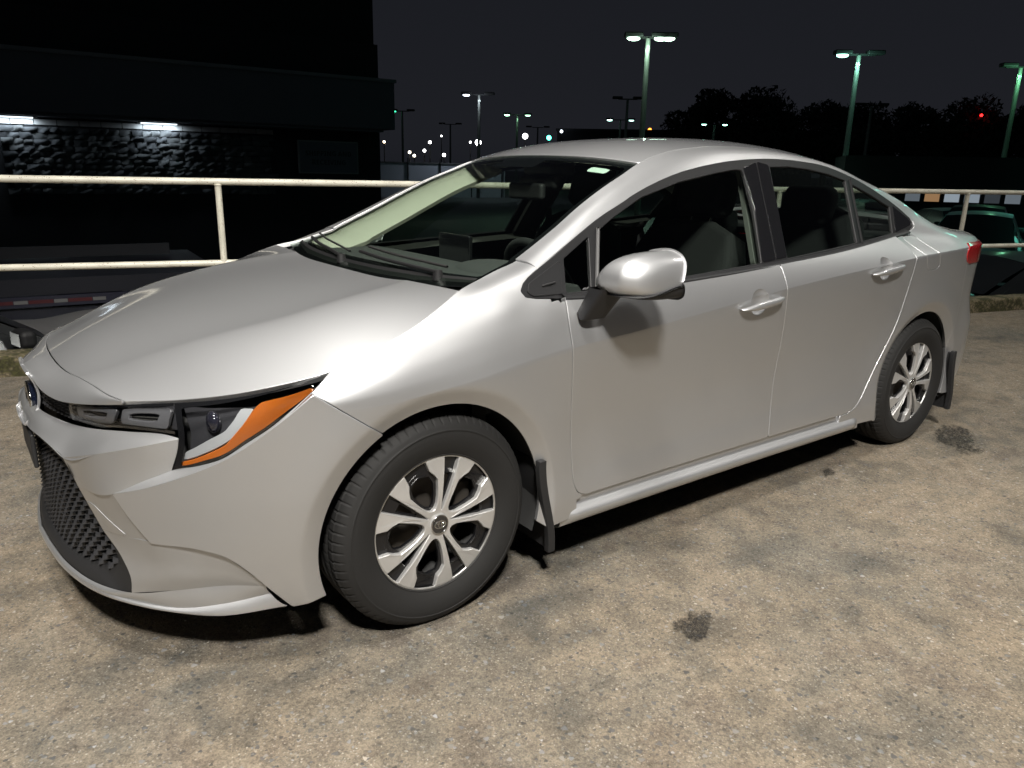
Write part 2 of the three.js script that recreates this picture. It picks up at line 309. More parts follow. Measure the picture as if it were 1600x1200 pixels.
// pressed handle bowls
function bowl(m, cx, cy, rx, ry, dep) { for (let i = 0; i < m.P.length; i++) { const q = Math.hypot((m.C[i][0] - cx) / rx, (m.C[i][1] - cy) / ry); if (q < 1) m.P[i] = m.P[i].map((x, k) => x - m.N[i][k] * dep * Math.pow(1 - q * q, .7)); } return normals(m); }
function denser(m, x0, x1, y0, y1, times = 1) {
  for (let t = 0; t < times; t++) {
    const cut = new Map(), P = m.P.slice(), N = m.N.slice(), C = m.C.slice(), T = [];
    const hot = (k) => m.C[k][0] > x0 && m.C[k][0] < x1 && m.C[k][1] > y0 && m.C[k][1] < y1;
    const split = (a, b) => hot(a) || hot(b);
    const mid = (a, b) => { const key = a < b ? a + '_' + b : b + '_' + a; if (cut.has(key)) return cut.get(key); const L = (u, v) => u.map((x, k) => (x + v[k]) / 2); P.push(L(P[a], P[b])); N.push(L(N[a], N[b])); C.push(L(C[a], C[b])); cut.set(key, P.length - 1); return P.length - 1; };
    for (const [a, b, c] of m.T) {
      const ab = split(a, b) ? mid(a, b) : -1, bc = split(b, c) ? mid(b, c) : -1, ca = split(c, a) ? mid(c, a) : -1, n = (ab >= 0) + (bc >= 0) + (ca >= 0);
      if (n === 0) T.push([a, b, c]);
      else if (n === 3) T.push([a, ab, ca], [ab, b, bc], [ca, bc, c], [ab, bc, ca]);
      else if (n === 1) { if (ab >= 0) T.push([a, ab, c], [ab, b, c]); else if (bc >= 0) T.push([b, bc, a], [bc, c, a]); else T.push([c, ca, b], [ca, a, b]); }
      else { if (ab < 0) T.push([a, b, bc], [a, bc, ca], [ca, bc, c]); else if (bc < 0) T.push([b, c, ca], [b, ca, ab], [ab, ca, a]); else T.push([c, a, ab], [c, ab, bc], [bc, ab, b]); }
    }
    m = { P, N, C, T };
  }
  return m;
}
const handleAt = [[1.358, .822], [2.218, .894]];
const norm = (m) => { const keep = m.N; normals(m); return m; };
d1 = bowl(denser(d1, 1.26, 1.44, .74, .90, 2), 1.352, .828, .052, .047, .024);
d2 = bowl(denser(d2, 2.13, 2.31, .81, .975, 2), 2.214, .900, .050, .047, .024);
function doorHandle(parent, [cx, cy], zs) {
  const slope = .105, len = .122, sect = (t) => { const w = Math.pow(Math.max(0, 1 - Math.pow(Math.abs(2 * t - 1), 3.2)), .55); return [.0135 * (.35 + .65 * w) * (t < .3 ? .45 + .55 * t / .3 : 1), .008 + .003 * w, .034 * Math.pow(Math.max(0, 1 - (2 * t - 1) ** 4), .6)]; };
  const g = grid(40, 20, (u, v) => {
    const [hy, hz, lift] = sect(u), a = v * Math.PI * 2, x = cx - len + 2 * len * u, y = cy + slope * (x - cx) * .9, p = lowerSide(x, Math.min(y, creaseY(x))), zz = Math.min(p[2], planZ(x) - Math.max(0, y - creaseY(x)) * .45);
    return [x, y + Math.sin(a) * hy, (zz + .004 + lift * .62 + Math.cos(a) * hz)];
  });
  const m = zs > 0 ? g : mirrored(g), h = mesh('door_handle', geom(m), paint, parent);
  return h;
}
both('front_door', d1, paint, .02, (o, near) => { doorHandle(o, handleAt[0], near ? 1 : -1); });
both('rear_door', d2, paint, .02, (o, near) => { doorHandle(o, handleAt[1], near ? 1 : -1); });
// rear quarter, C-pillar, roof rail and A-pillar: one pressed body side
const taillamp = smoothPoly([[3.05, .972], [3.015, .945], [3.010, .915], [3.03, .885], [3.07, .872]], 16).concat([[3.9, .866], [3.9, .965]]);
const rearBumperLine = [[3.085, .875], [3.075, .72], [3.062, .62], [3.03, .53]];
const doorsArea = [[.2, 0], [.2, .935], [.41, .935], [1.5, .98], [2.3, 1.02], [2.43, 1.04]].concat(smoothPoly(rearSeam.slice(0, -1), 60).reverse(), [[2.03, .1], [2.03, 0]]);
let bside = zone(.375, 3.6, 420, sideTab, .17, 56, 56);
bside = clip(bside, outside(winPoly, .001)); bside = clip(bside, outside(doorsArea, gap)); bside = clip(bside, wheelCut(WB));
bside = clip(bside, (a, b) => a - .392);
let quarterFull = bside;
bside = clip(bside, outside(taillamp, .002));
const bumperSide = [[3.04, .868], [3.07, .72], [3.062, .62], [3.03, .53], [3.03, 0], [4.6, 0], [4.6, .868]];
bside = clip(bside, outside(bumperSide, .002)); bside = clip(bside, (a, b) => b - (a > 2.3 ? .2 : .205));
const fuelDoor = [[2.515, 1.005], [2.53, 1.018], [2.62, 1.02], [2.645, 1.01], [2.70, .90], [2.70, .885], [2.68, .872], [2.60, .868], [2.585, .878], [2.56, .93]];
const lid = clip(bside, inside(fuelDoor, .0026));
bside = clip(bside, outside(fuelDoor, .0026));
both('body_side', bside, paint, .016);
mesh('fuel_door', geom(lid, .012), paint, sedan);
// rear bumper, boot lid, tail lamps
const rearS = zone(3.0, sEnd, 150, (x) => sideTab(Math.min(x, 3.48)), .17);
let rb = clip(clip(rearS, inside(bumperSide.map(([a, b]) => [a === 4.6 ? 5 : a, b]), .002)), (a, b) => b - .205); rb = clip(rb, wheelCut(WB));
mesh('rear_bumper', [geom(rb, .015), geom(mirrored(rb), .015)], paint, sedan);
let tl = clip(rearS, inside(taillamp.map(([a, b]) => [a === 3.9 ? 3.72 : a, b]), .001)); tl = offset(tl, .004);
both('tail_lamp', tl, redLens, .03);
{
  const rear = zone(3.55, sEnd, 40, (x) => sideTab(Math.min(x, 3.48)), .86, 20, 4);
  let l = clip(rear, (a, b) => a - 3.72); mesh('boot_lid', [geom(l, .01), geom(mirrored(l), .01), geom(grid(24, 40, (u, v) => { const x = lerp(2.98, 3.62, u), w = v * 2 - 1, e = .60 - .06 * u; return [x, 1.075 - .055 * u - .03 * Math.pow(Math.abs(w), 3) - .02 * u * u, w * e]; }, false), .02)], paint, sedan);
}
// roof, rear window
const edgeI = (x) => { const c = sideTab(x); return [c[8], c[9]]; };
const roofC = cspl([.93, 1.0, 1.2, 1.4, 1.6, 1.9, 2.2, 2.45, 2.55], [1.319, 1.342, 1.388, 1.411, 1.421, 1.419, 1.397, 1.348, 1.322]);
const roof = grid(110, 80, (u, v) => {
  const w = v * 2 - 1, xf = .968 + .062 * w * w, xr = 2.44 - .04 * w * w, x = lerp(xf, xr, u), [ye, ze] = edgeI(x), q = Math.abs(w);
  return [x, lerp(ye + .001, Math.max(roofC(x), ye + .012), 1 - Math.pow(q, 2.5)), w * (ze - .006)];
}, true);
mesh('roof', geom(roof, .012), paint, sedan);
// dark roof joint under the gap
both('roof_joint', grid(80, 1, (u, v) => { const x = lerp(1.0, 2.42, u), [y, z] = edgeI(x); return [x, y - .007, z - .012 + v * .02]; }), blackTrim);
const rearGlass = grid(30, 30, (u, v) => { const w = v * 2 - 1, x = lerp(2.44 - .04 * w * w, 3.02 - .1 * w * w, u), q = 1 - w * w, [ye, ze] = edgeI(x); return [x, ye + .004 + .075 * q * (1 - u) + .03 * q * u, w * (ze - .01)]; });
mesh('rear_window', geom(rearGlass), glassDark, sedan);
// windscreen
const edgeIx = (x) => x > .392 ? edgeI(x) : [cspl([.14, .25, .31, .39], [.936, .963, .982, 1.006])(x), cspl([.14, .25, .31, .39], [.722, .684, .676, .668])(x)];
function screenAt(w, v) {
  const xe = lerp(.20, 1.028, v), [ye, ze] = edgeIx(xe), xc = lerp(.115, .966, v), yc = lerp(.915, 1.33, v) + .030 * Math.sin(Math.PI * v), k = 1 - Math.pow(Math.abs(w), 2.2);
  return [lerp(xe, xc, k), lerp(ye - .004, yc, k), w * (ze - .007)];
}
const screen = grid(60, 50, (u, v) => [...screenAt(u * 2 - 1, v), u * 2 - 1, v]);
const ws = mesh('windscreen', geom(screen), glassClear, sedan);
const frit = clip(offset(screen, -.004), (a, b, p) => {
  const side = (1 - Math.abs(a)) * .60, top = (1 - b) * .95, bot = b * .95;
  return Math.max(.020 - side, .040 - top, .085 - bot, Math.min(.15 - Math.abs(a) * .6, .125 - top));
});
mesh('windscreen_border', geom(frit), blackGloss, sedan);
const housing = mesh('camera_housing', merge([box(.13, .05, .20, 1.06, 1.275, 0, .02), box(.06, .055, .24, 1.02, 1.225, .0, .02)]), blackPlastic, sedan);
mesh('inspection_sticker', geom(clip(offset(screen, -.006), inside([[.72, .885], [.87, .885], [.87, .93], [.72, .93]]))), std(rgb(.62, .75, .68), .7), sedan);
mesh('rear_view_mirror', box(.03, .065, .22, .93, 1.19, .02, .014), blackPlastic, sedan);
// bonnet
const hoodX = [-.83, -.70, -.61, -.51, -.40, -.29, -.15, 0, .08, .15, .2];
const hZe = cspl(hoodX, [.44, .53, .612, .695, .762, .803, .799, .777, .751, .718, .69]), hYe = cspl(hoodX, [.690, .705, .714, .731, .755, .781, .822, .878, .912, .939, .955]);
const hYr = cspl(hoodX, [.698, .742, .776, .810, .839, .862, .890, .914, .924, .933, .938]), hYc = cspl(hoodX, [.705, .774, .806, .834, .857, .876, .898, .916, .924, .930, .935]);
function hoodAt(x, w) {   // w -1..1 of the edge
  const q = Math.abs(w), ze = hZe(x), ye = hYe(x), yr = hYr(x), yc = hYc(x), g = .62;
  let y; if (q < g) { const t = q / g; y = yc + (yr - yc) * t * t + .006 * Math.pow(t, 6); } else { const t = (q - g) / (1 - g); y = yr + .006 + (ye - yr - .006) * Math.pow(t, 1.45); }
  return [x, y, w * ze];
}
const hoodFront = (z) => { const q = Math.abs(z); return cspl([0, .1, .2, .3, .4, .47, .53], [-.795, -.793, -.785, -.768, -.746, -.727, -.700])(q); };
const hoodRear = (z) => .115 + .035 * sstep(.2, .72, Math.abs(z));
let hood = grid(140, 140, (u, v) => { const x = lerp(-.82, .17, u), w = v * 2 - 1, p = hoodAt(x, w); return [...p, p[0], p[2]]; }, true);
hood = clip(hood, (a, b) => a - hoodFront(b) - .002); hood = clip(hood, (a, b) => hoodRear(b) - a); hood = clip(hood, (a, b) => (hZe(a) - .003 - Math.abs(b)));
mesh('bonnet', geom(hood, .02), paint, sedan);
// cowl and wipers
mesh('cowl_panel', geom(grid(50, 8, (u, v) => { const w = u * 2 - 1, p = screenAt(w * .99, .06), x0 = hoodRear(w * .7) - .03, hy = hoodAt(clamp(x0, -.8, .15), clamp(w * .98, -1, 1))[1] - .022; return [lerp(x0, p[0], v), lerp(hy, p[1] + .004, v * v), p[2]]; })), cowlBlack, sedan);
for (const [pts, nm] of [[[[-.02, .52], [.02, .40], [.03, .2], [.035, .0]]], [[[-.02, -.08], [.02, -.2], [.03, -.4], [.035, -.56]]]].map((q) => [q[0], 'wiper'])) {
  const P = pts.map(([k, z], i) => { const w = z / .69, s = screenAt(w, .055 + .045 * i / 3); return [s[0] - .004, s[1] + .014, z]; });
  const wp = mesh('wiper', tube(P, .0065, 8, 30), cowlBlack, sedan);
  mesh('wiper_blade', tube(P.map(([x, y, z], i) => [x + .035, y + .015, z]), .0045, 6, 30), rubber, wp);
  mesh('wiper_pivot', new THREE.CylinderGeometry(.014, .018, .03, 16).translate(P[0][0], P[0][1] - .008, P[0][2]), cowlBlack, wp);
}
// ---------- side glass and black surrounds ----------
const tap = pchip([.31, .68, .95, 1.14, 1.6, 1.9, 2.24, 2.5, 2.75], [-.02, -.02, -.012, -.009, -.004, -.004, -.012, -.025, -.03]);
const glassZ = (x, y) => .835 - .53 * (y - .92) + tap(x);
const green = grid(300, 60, (u, v) => { const x = lerp(.28, 2.74, u), y = lerp(.88, 1.36, v); return [x, y, glassZ(x, y)]; });
const panes = {
  quarter_glass: [[.497, 1.018], [.628, 1.080], [.573, .921], [.468, .919]],
  front_window: [[.672, 1.093], [.75, 1.130], [.904, 1.193], [1.115, 1.244], [1.34, 1.279], [1.44, 1.291], [1.486, 1.291], [1.497, 1.275], [1.483, 1.14], [1.431, .957], [1.017, .936], [.600, .918]],
  rear_window_glass: [[1.672, 1.305], [1.80, 1.309], [1.93, 1.302], [2.08, 1.284], [2.205, 1.258], [2.167, 1.13], [2.128, 1.002], [1.594, .965], [1.635, 1.138]],
  rear_quarter_glass: [[2.252, 1.243], [2.395, 1.197], [2.535, 1.143], [2.478, 1.030], [2.182, 1.006]],
};
let surround = clip(offset(green, .001), inside(winPoly, .0015));
for (const q of Object.values(panes)) surround = clip(surround, outside(q, 0));
both('window_surround', surround, blackTrim, .012);
for (const [n, q] of Object.entries(panes)) both(n, clip(offset(green, -.006), inside(q, -.008)), n.startsWith('rear') ? glassDark : glassClear);
// gloss black B-pillar plates, rear fin, mirror sail
const bp1 = [[1.500, 1.296], [1.588, 1.318], [1.516, .966], [1.434, .960], [1.488, 1.14]], bp2 = [[1.596, 1.320], [1.664, 1.310], [1.632, 1.138], [1.590, .972], [1.524, .967]];
both('pillar_plate', clip(offset(green, .004), inside(bp1)), blackGloss, .004); both('pillar_plate', clip(offset(green, .004), inside(bp2)), blackGloss, .004);
both('rear_fin', clip(offset(green, .0035), inside([[2.560, 1.145], [2.655, 1.092], [2.675, 1.075], [2.67, 1.062], [2.505, 1.033]])), blackGloss, .004);
both('mirror_sail', clip(offset(green, .005), inside([[.325, .932], [.340, .955], [.478, 1.012], [.450, .920], [.345, .921]])), blackTrim, .004, (o, near) => { const z = near ? 1 : -1, g = box(.052, .006, .006, 0, 0, 0, .0025); g.rotateZ(.16); g.translate(.408, .952, z * (glassZ(.408, .952) + .009)); mesh('sail_fin', g, blackPlastic, o); });
// belt mouldings and slim mullions
both('belt_moulding', grid(160, 8, (u, v) => { const x = lerp(.448, 2.60, u), a = v * Math.PI, y = beltY(x) - .003 + .0125 * (1 - Math.cos(a)) * .62; return [x, y, lerp(beltZ(x) + .002, glassZ(x, y), v * v) + .004 * Math.sin(a)]; }), blackTrim);
both('window_divider', grid(20, 4, (u, v) => { const y = lerp(.918, 1.10, u), x = lerp(.586, .668, u) - .004 + .008 * v; return [x, y, glassZ(x, y) + .005]; }), std(rgb(.11, .11, .11), .4), .006);
both('window_divider', grid(20, 4, (u, v) => { const y = lerp(1.0, 1.262, u), x = lerp(2.157, 2.233, u) - .003 + .006 * v; return [x, y, glassZ(x, y) + .005]; }), blackPlastic, .006);
// rocker panels
const sillSec = [[.300, -.014], [.272, -.010], [.248, -.008], [.236, .002], [.222, .016], [.210, .018], [.196, .012], [.180, -.006], [.160, -.05]], sy = cspl(sillSec.map((_, i) => i), sillSec.map((p) => p[0])), sz = cspl(sillSec.map((_, i) => i), sillSec.map((p) => p[1]));
both('rocker_panel', grid(120, 40, (u, v) => { const x = lerp(.44, 2.19, u), e = sstep(0, .035, u) * sstep(1, .965, u), k = v * 8, dz = sz(k); return [x, sy(k), planZ(x) - .012 + (dz > 0 ? dz * e : dz)]; }, true), paint, .01);
// ---------- front bumper ----------
const noseP = [[-.885, -.15], [-.89, 0], [-.885, .15], [-.868, .28], [-.83, .42], [-.775, .54], [-.70, .64], [-.60, .735], [-.50, .80], [-.40, .845], [-.30, .868], [-.15, .882], [.1, .884]];
const noseR = cspl(noseP.map(([x, z]) => Math.atan2(z, -x)), noseP.map(([x, z]) => Math.hypot(x, z)));
const onNose = (th, y, o = 0) => { const r = noseR(th) + o; return [-r * Math.cos(th), y, r * Math.sin(th)]; };
const chart = ([x, y, z]) => [Math.atan2(z, -x), y];
const dTop = [[-.760, .489, .573], [-.702, .515, .647], [-.635, .549, .713], [-.546, .597, .779], [-.452, .666, .83], [-.352, .747, .863]];
const dBot = [[-.696, .368, .637], [-.603, .361, .726], [-.551, .339, .762], [-.517, .305, .784], [-.472, .249, .805], [-.419, .187, .821]];
const cheekOff = pchip([.15, .2, .3, .4, .5, .62, .78], [-.022, -.012, -.003, .003, .006, .006, .004]);
const cheekPoly = smoothPoly(dTop.map(chart), 40).concat([chart([-.27, .69, .872]), chart([-.165, .605, .88]), chart([-.10, .5, .88]), chart([-.1, .196, .88]), chart([-.352, .196, .85])], smoothPoly(dBot.map(chart), 40).reverse(), [chart([-.73, .428, .602])]);
let cheek = grid(120, 110, (u, v) => {
  const th = lerp(.58, 1.50, u), y = lerp(.16, .80, v), p = onNose(th, y, cheekOff(y)), o = arches(p[0], y) * sstep(-.55, -.3, p[0]);
  const q = onNose(th, y, cheekOff(y) + o + .02 * sstep(.16, 0, th - .64) * 0); return [...q, th, y];
});
cheek = clip(cheek, inside(cheekPoly, 0)); cheek = clip(cheek, (a, b, p) => wheelCut(0)(p[0], b)); cheek = clip(cheek, (a, b, p) => half(-.17, .613, -.356, .7525, gap)(p[0], b));
const notch = [[-.617, .632, .668], [-.622, .607, .668], [-.639, .553, .660]];
const cUp = [[-.760, .489, .573], [-.70, .524, .621], [-.639, .553, .66], [-.588, .579, .732], [-.548, .600, .772], [-.497, .637, .800], [-.448, .673, .825], [-.398, .716, .845], [-.355, .7535, .857]];
const shelfC = loft(curve(cUp), curve([...dTop.slice(0, 5), [-.355, .7525, .860]]), 60, 6, .001, [0, 1, 0], true);
const aTop = [[-.858, .600, 0], [-.855, .600, .08], [-.845, .602, .16], [-.822, .600, .235], [-.769, .614, .411], [-.707, .629, .533], [-.634, .636, .636], [-.617, .634, .666]];
const aBot = [[-.893, .556, 0], [-.891, .557, .06], [-.885, .562, .16], [-.871, .566, .263], [-.854, .558, .343], [-.838, .544, .398], [-.768, .590, .55], [-.695, .617, .63], [-.617, .632, .668]];
const shelfA = coons(aTop, aBot.filter((_, i) => i !== 5 && i !== 4).length ? aBot : aBot, [aTop[0], [-.878, .585, 0], aBot[0]], [aTop[7], aBot[8]], 70, 12, true);
const b1 = coons([[-.838, .544, .398], [-.768, .590, .55], [-.695, .617, .63], [-.617, .632, .668]], [[-.815, .465, .418], [-.760, .489, .573], [-.70, .524, .621], [-.639, .553, .66]], [[-.838, .544, .398], [-.824, .50, .406], [-.815, .465, .418]], notch, 40, 24, true);
const b2 = coons([[-.815, .465, .418], [-.79, .477, .50], [-.760, .489, .573]], [[-.78, .358, .475], [-.742, .362, .56], [-.696, .368, .637]], [[-.815, .465, .418], [-.803, .428, .434], [-.78, .358, .475]], [[-.760, .489, .573], [-.732, .428, .598], [-.696, .368, .637]], 24, 24, true);
const eTop = [[-.78, .358, .475], [-.742, .362, .56], [-.696, .368, .637], [-.606, .357, .714], [-.556, .333, .748], [-.522, .300, .770], [-.476, .248, .792]];
const eBot = [[-.745, .208, .566], [-.700, .220, .615], [-.652, .231, .661], [-.559, .244, .727], [-.474, .246, .791]];
const eP = coons(eTop, eBot, [[-.78, .358, .475], [-.753, .298, .537], [-.743, .248, .569], [-.745, .208, .566]], [[-.476, .248, .792], [-.474, .246, .791]], 50, 24, true);
const lipTop = [[-.886, .205, 0], [-.876, .204, .14], [-.85, .203, .318], [-.819, .200, .42], [-.789, .202, .49], [-.745, .208, .566], [-.652, .231, .661], [-.559, .244, .727], [-.474, .246, .791]];
const lipMid = [[-.893, .196, 0], [-.883, .195, .14], [-.857, .193, .318], [-.826, .188, .42], [-.79, .187, .50], [-.742, .183, .562], [-.652, .180, .662], [-.560, .196, .731], [-.462, .218, .786]];
const lipBot = [[-.888, .180, 0], [-.878, .178, .14], [-.852, .176, .318], [-.820, .172, .42], [-.786, .172, .498], [-.745, .171, .563], [-.656, .168, .666], [-.585, .166, .726], [-.432, .184, .812]];
const lip1 = loft(lipTop, lipMid, 80, 8, .003, [-1, 0, .3], true), lip2 = loft(lipMid, lipBot, 80, 6, .004, [-1, 0, .3], true), lip3 = loft(lipBot, lipBot.map(([x, y, z]) => [x + .10, y + .01, z * .86]), 80, 4, 0, [0, 1, 0], true);
const leakSheet = loft(lipBot.map(([x, y, z]) => [x + .01, y + .012, z * .985]), lipBot.map(([x, y, z]) => [-.37, .20, z * .9]), 60, 6, 0, [0, 1, 0], true);
mesh('bumper_light_blocker', [geom(leakSheet), geom(mirrored(leakSheet))], darkVoid, sedan);  // dark sheet added to stop light leaking onto the ground behind the lip
// nose strip above the slim grille
const stripTop = Array.from({ length: 21 }, (_, i) => { const z = .53 * i / 20, x = hoodFront(z) - .003, w = z / hZe(x); return hoodAt(x, Math.min(w, 1)); });
const stripBot = [[-.866, .708, 0], [-.864, .704, .06], [-.859, .694, .135], [-.846, .677, .219], [-.822, .671, .305], [-.789, .678, .388], [-.743, .689, .472], [-.708, .698, .528]];
const strip = loft(stripTop, stripBot, 60, 12, .007, [-.5, .86, 0], true);
const stripEdge = loft(stripBot, stripBot.map(([x, y, z]) => [x + .03, y - .006, z * .97]), 60, 2, 0, [0, 1, 0], true);
// middle of the nose round the badge
const mid = grid(24, 24, (u, v) => { const z = lerp(0, .105, u), y = lerp(.555, .706, v); return [cspl([0, .2, .5, .8, 1], [-.892, -.862, -.848, -.853, -.866])(v) + .3 * z * z, y, z]; }, true);
const bumperParts = [[cheek, .016], [shelfC, 0], [shelfA, 0], [b1, 0], [b2, 0], [eP, .006], [lip1, 0], [lip2, 0], [lip3, 0], [strip, .006], [stripEdge, 0], [mid, .008]];
const bumper = mesh('front_bumper', bumperParts.flatMap(([m, f]) => [geom(m, f), geom(mirrored(m), f)]), paint, sedan);
mesh('tow_cover', geom(offset(clip(b2, inside([[.04, .33], [.12, .33], [.22, .38], [.55, .92], [.50, .97], [.04, .97]])), .0016), .006), paint, bumper);
// dark groove behind the cheek edge
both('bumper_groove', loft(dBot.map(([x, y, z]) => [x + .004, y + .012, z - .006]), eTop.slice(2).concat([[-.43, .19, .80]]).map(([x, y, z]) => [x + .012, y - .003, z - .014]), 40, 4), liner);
// lower grille: frame and scales
const gOut = [[-.893, .556, 0], [-.885, .562, .16], [-.871, .566, .263], [-.854, .558, .343], [-.838, .544, .398], [-.815, .465, .418], [-.78, .358, .475], [-.753, .298, .537], [-.743, .248, .569], [-.745, .208, .566], [-.789, .200, .49], [-.819, .198, .42], [-.85, .201, .318], [-.876, .203, .14], [-.886, .204, 0]];
const gIn = [[-.876, .535, 0], [-.868, .538, .15], [-.855, .540, .25], [-.842, .530, .312], [-.826, .508, .350], [-.803, .44, .382], [-.780, .365, .430], [-.762, .312, .474], [-.758, .284, .492], [-.766, .262, .487], [-.792, .245, .43], [-.820, .238, .36], [-.842, .236, .28], [-.862, .235, .13], [-.868, .235, 0]];
const frameM = loft(gOut.map(([x, y, z]) => [x + .002, y, z]), gIn, 160, 10, .004, [-1, 0, 0], true);
const frameIn = loft(gIn, gIn.map(([x, y, z]) => [x + .045, y + (y > .4 ? -.012 : .012), z * .965]), 160, 3, 0, [0, 1, 0], true);
mesh('grille_frame', [geom(frameM), geom(mirrored(frameM)), geom(frameIn), geom(mirrored(frameIn))], blackPlastic, bumper);
const back = grid(10, 10, (u, v) => { const z = lerp(-.52, .52, u), y = lerp(.20, .57, v), th = Math.asin(clamp(z / .88, -1, 1)); return [-noseR(Math.abs(th)) * Math.cos(th) + .09, y, z]; });
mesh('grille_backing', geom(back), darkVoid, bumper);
{
  const inPoly = gIn.map(([x, y, z]) => [z, y]).concat(gIn.map(([x, y, z]) => [-z, y]).reverse()), gs = [];
  const cw = .034, ch = .0195;
  const at = (z, y, o) => { const th = Math.asin(clamp(Math.abs(z) / .875, 0, .9)), p = onNose(th, y, -.036 + o - .015 * sstep(.3, .5, y) * 0); return [p[0], y, Math.sign(z) * p[2] || p[2]]; };
  for (let r = 0; r < 18; r++) for (let c = -16; c <= 16; c++) {
    const z = (c + (r % 2) * .5) * cw, y = .232 + r * ch; if (sdPoly(inPoly, z, y) > .004) continue;
    const low = y < .30, d = .5, pts = [[-.5, 0], [-.28, .52], [.28, .52], [.5, 0], [.28, -.52], [-.28, -.52]].map(([a, b]) => [z + a * cw * 1.0, y + b * ch * (low ? 1.0 : .82)]);
    const m = { P: [], C: [], T: [], N: [] }, cen = at(z, y - ch * .15, low ? .014 : .012); m.P.push(cen);
    for (const [a, b] of pts) m.P.push(at(a, b, b > y + .002 ? .002 : (b < y - .002 ? -.012 : -.004)));
    m.C = m.P.map(() => [0, 0]);
    for (let k = 1; k <= 6; k++) if (low || k < 3 || k === 3 || k === 6) m.T.push([0, k, k % 6 + 1]);
    const g = geom(normals(m)).toNonIndexed(); g.computeVertexNormals(); gs.push(g);
  }
  mesh('grille_scales', gs, meshPlastic, bumper);
}
mesh('plate_bracket', box(.012, .10, .27, -.881, .485, 0, .005), blackPlastic, sedan);
// slim upper grille and badge
{
  const top = stripBot.map(([x, y, z]) => [x + .022, y - .004, z]), bot = aTop.slice(0, 5).concat([[-.745, .622, .462]]).map(([x, y, z]) => [x + .018, y + .002, z]);
  const bk = loft(top.slice(0, 6), bot, 40, 6, 0, [0, 1, 0], true);
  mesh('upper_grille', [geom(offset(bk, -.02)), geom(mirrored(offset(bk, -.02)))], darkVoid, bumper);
  const T = curve(top.slice(1, 6)), B = curve(bot.slice(1)), gs = [];
  for (let r = 0; r < 5; r++) for (let c = 0; c < 16; c++) {
    const u = (c + (r % 2) * .5) / 16 * .92 + .06, v = (r + .5) / 5; if (u > .98) continue;
    const P = (du, dv, o) => { const p = T(clamp(u + du / 32, 0, 1)), q = B(clamp(u + du / 32, 0, 1)), k = clamp(v + dv / 10, 0, 1); return [lerp(p[0], q[0], k) - o, lerp(p[1], q[1], k), lerp(p[2], q[2], k)]; };
    const m = { P: [P(0, 0, .008), P(-1, 0, 0), P(-.4, .9, -.003), P(.5, .9, -.003), P(1, 0, 0), P(.5, -.9, .002), P(-.4, -.9, .002)], T: [], C: [], N: [] }; m.C = m.P.map(() => [0, 0]);
    for (let k = 1; k <= 6; k++) m.T.push([0, k, k % 6 + 1]);
    for (const q of [normals(m), mirrored(normals(m))]) { const g = geom(q).toNonIndexed(); g.computeVertexNormals(); gs.push(g); }
  }
  mesh('upper_grille_scales', gs, meshPlastic, bumper);
}
function ellipseRing(rx, ry, r, n = 48) { const p = []; for (let i = 0; i < n; i++) { const a = i / n * Math.PI * 2; p.push([Math.cos(a) * rx, Math.sin(a) * ry, 0]); } return tube(p, r, 8, 64, true); }
const badgeRings = (k) => [ellipseRing(k, k * .66, k * .085), ellipseRing(k * .30, k * .60, k * .075), (() => { const g = ellipseRing(k * .62, k * .27, k * .075); g.translate(0, k * .33, 0); return g; })()];
{
  const place = (g, d) => { g.rotateY(-Math.PI / 2); g.translate(-.858 - d, .612, 0); return g; };
  const badge = mesh('badge', place(new THREE.CylinderGeometry(1, 1, .012, 48).rotateX(Math.PI / 2).scale(.064, .044, 1), 0), std(rgb(.006, .009, .022), .08, .2, { clearcoat: 1 }), bumper);
  mesh('badge_rings', place(merge(badgeRings(.058)), .007), chrome, badge);
}
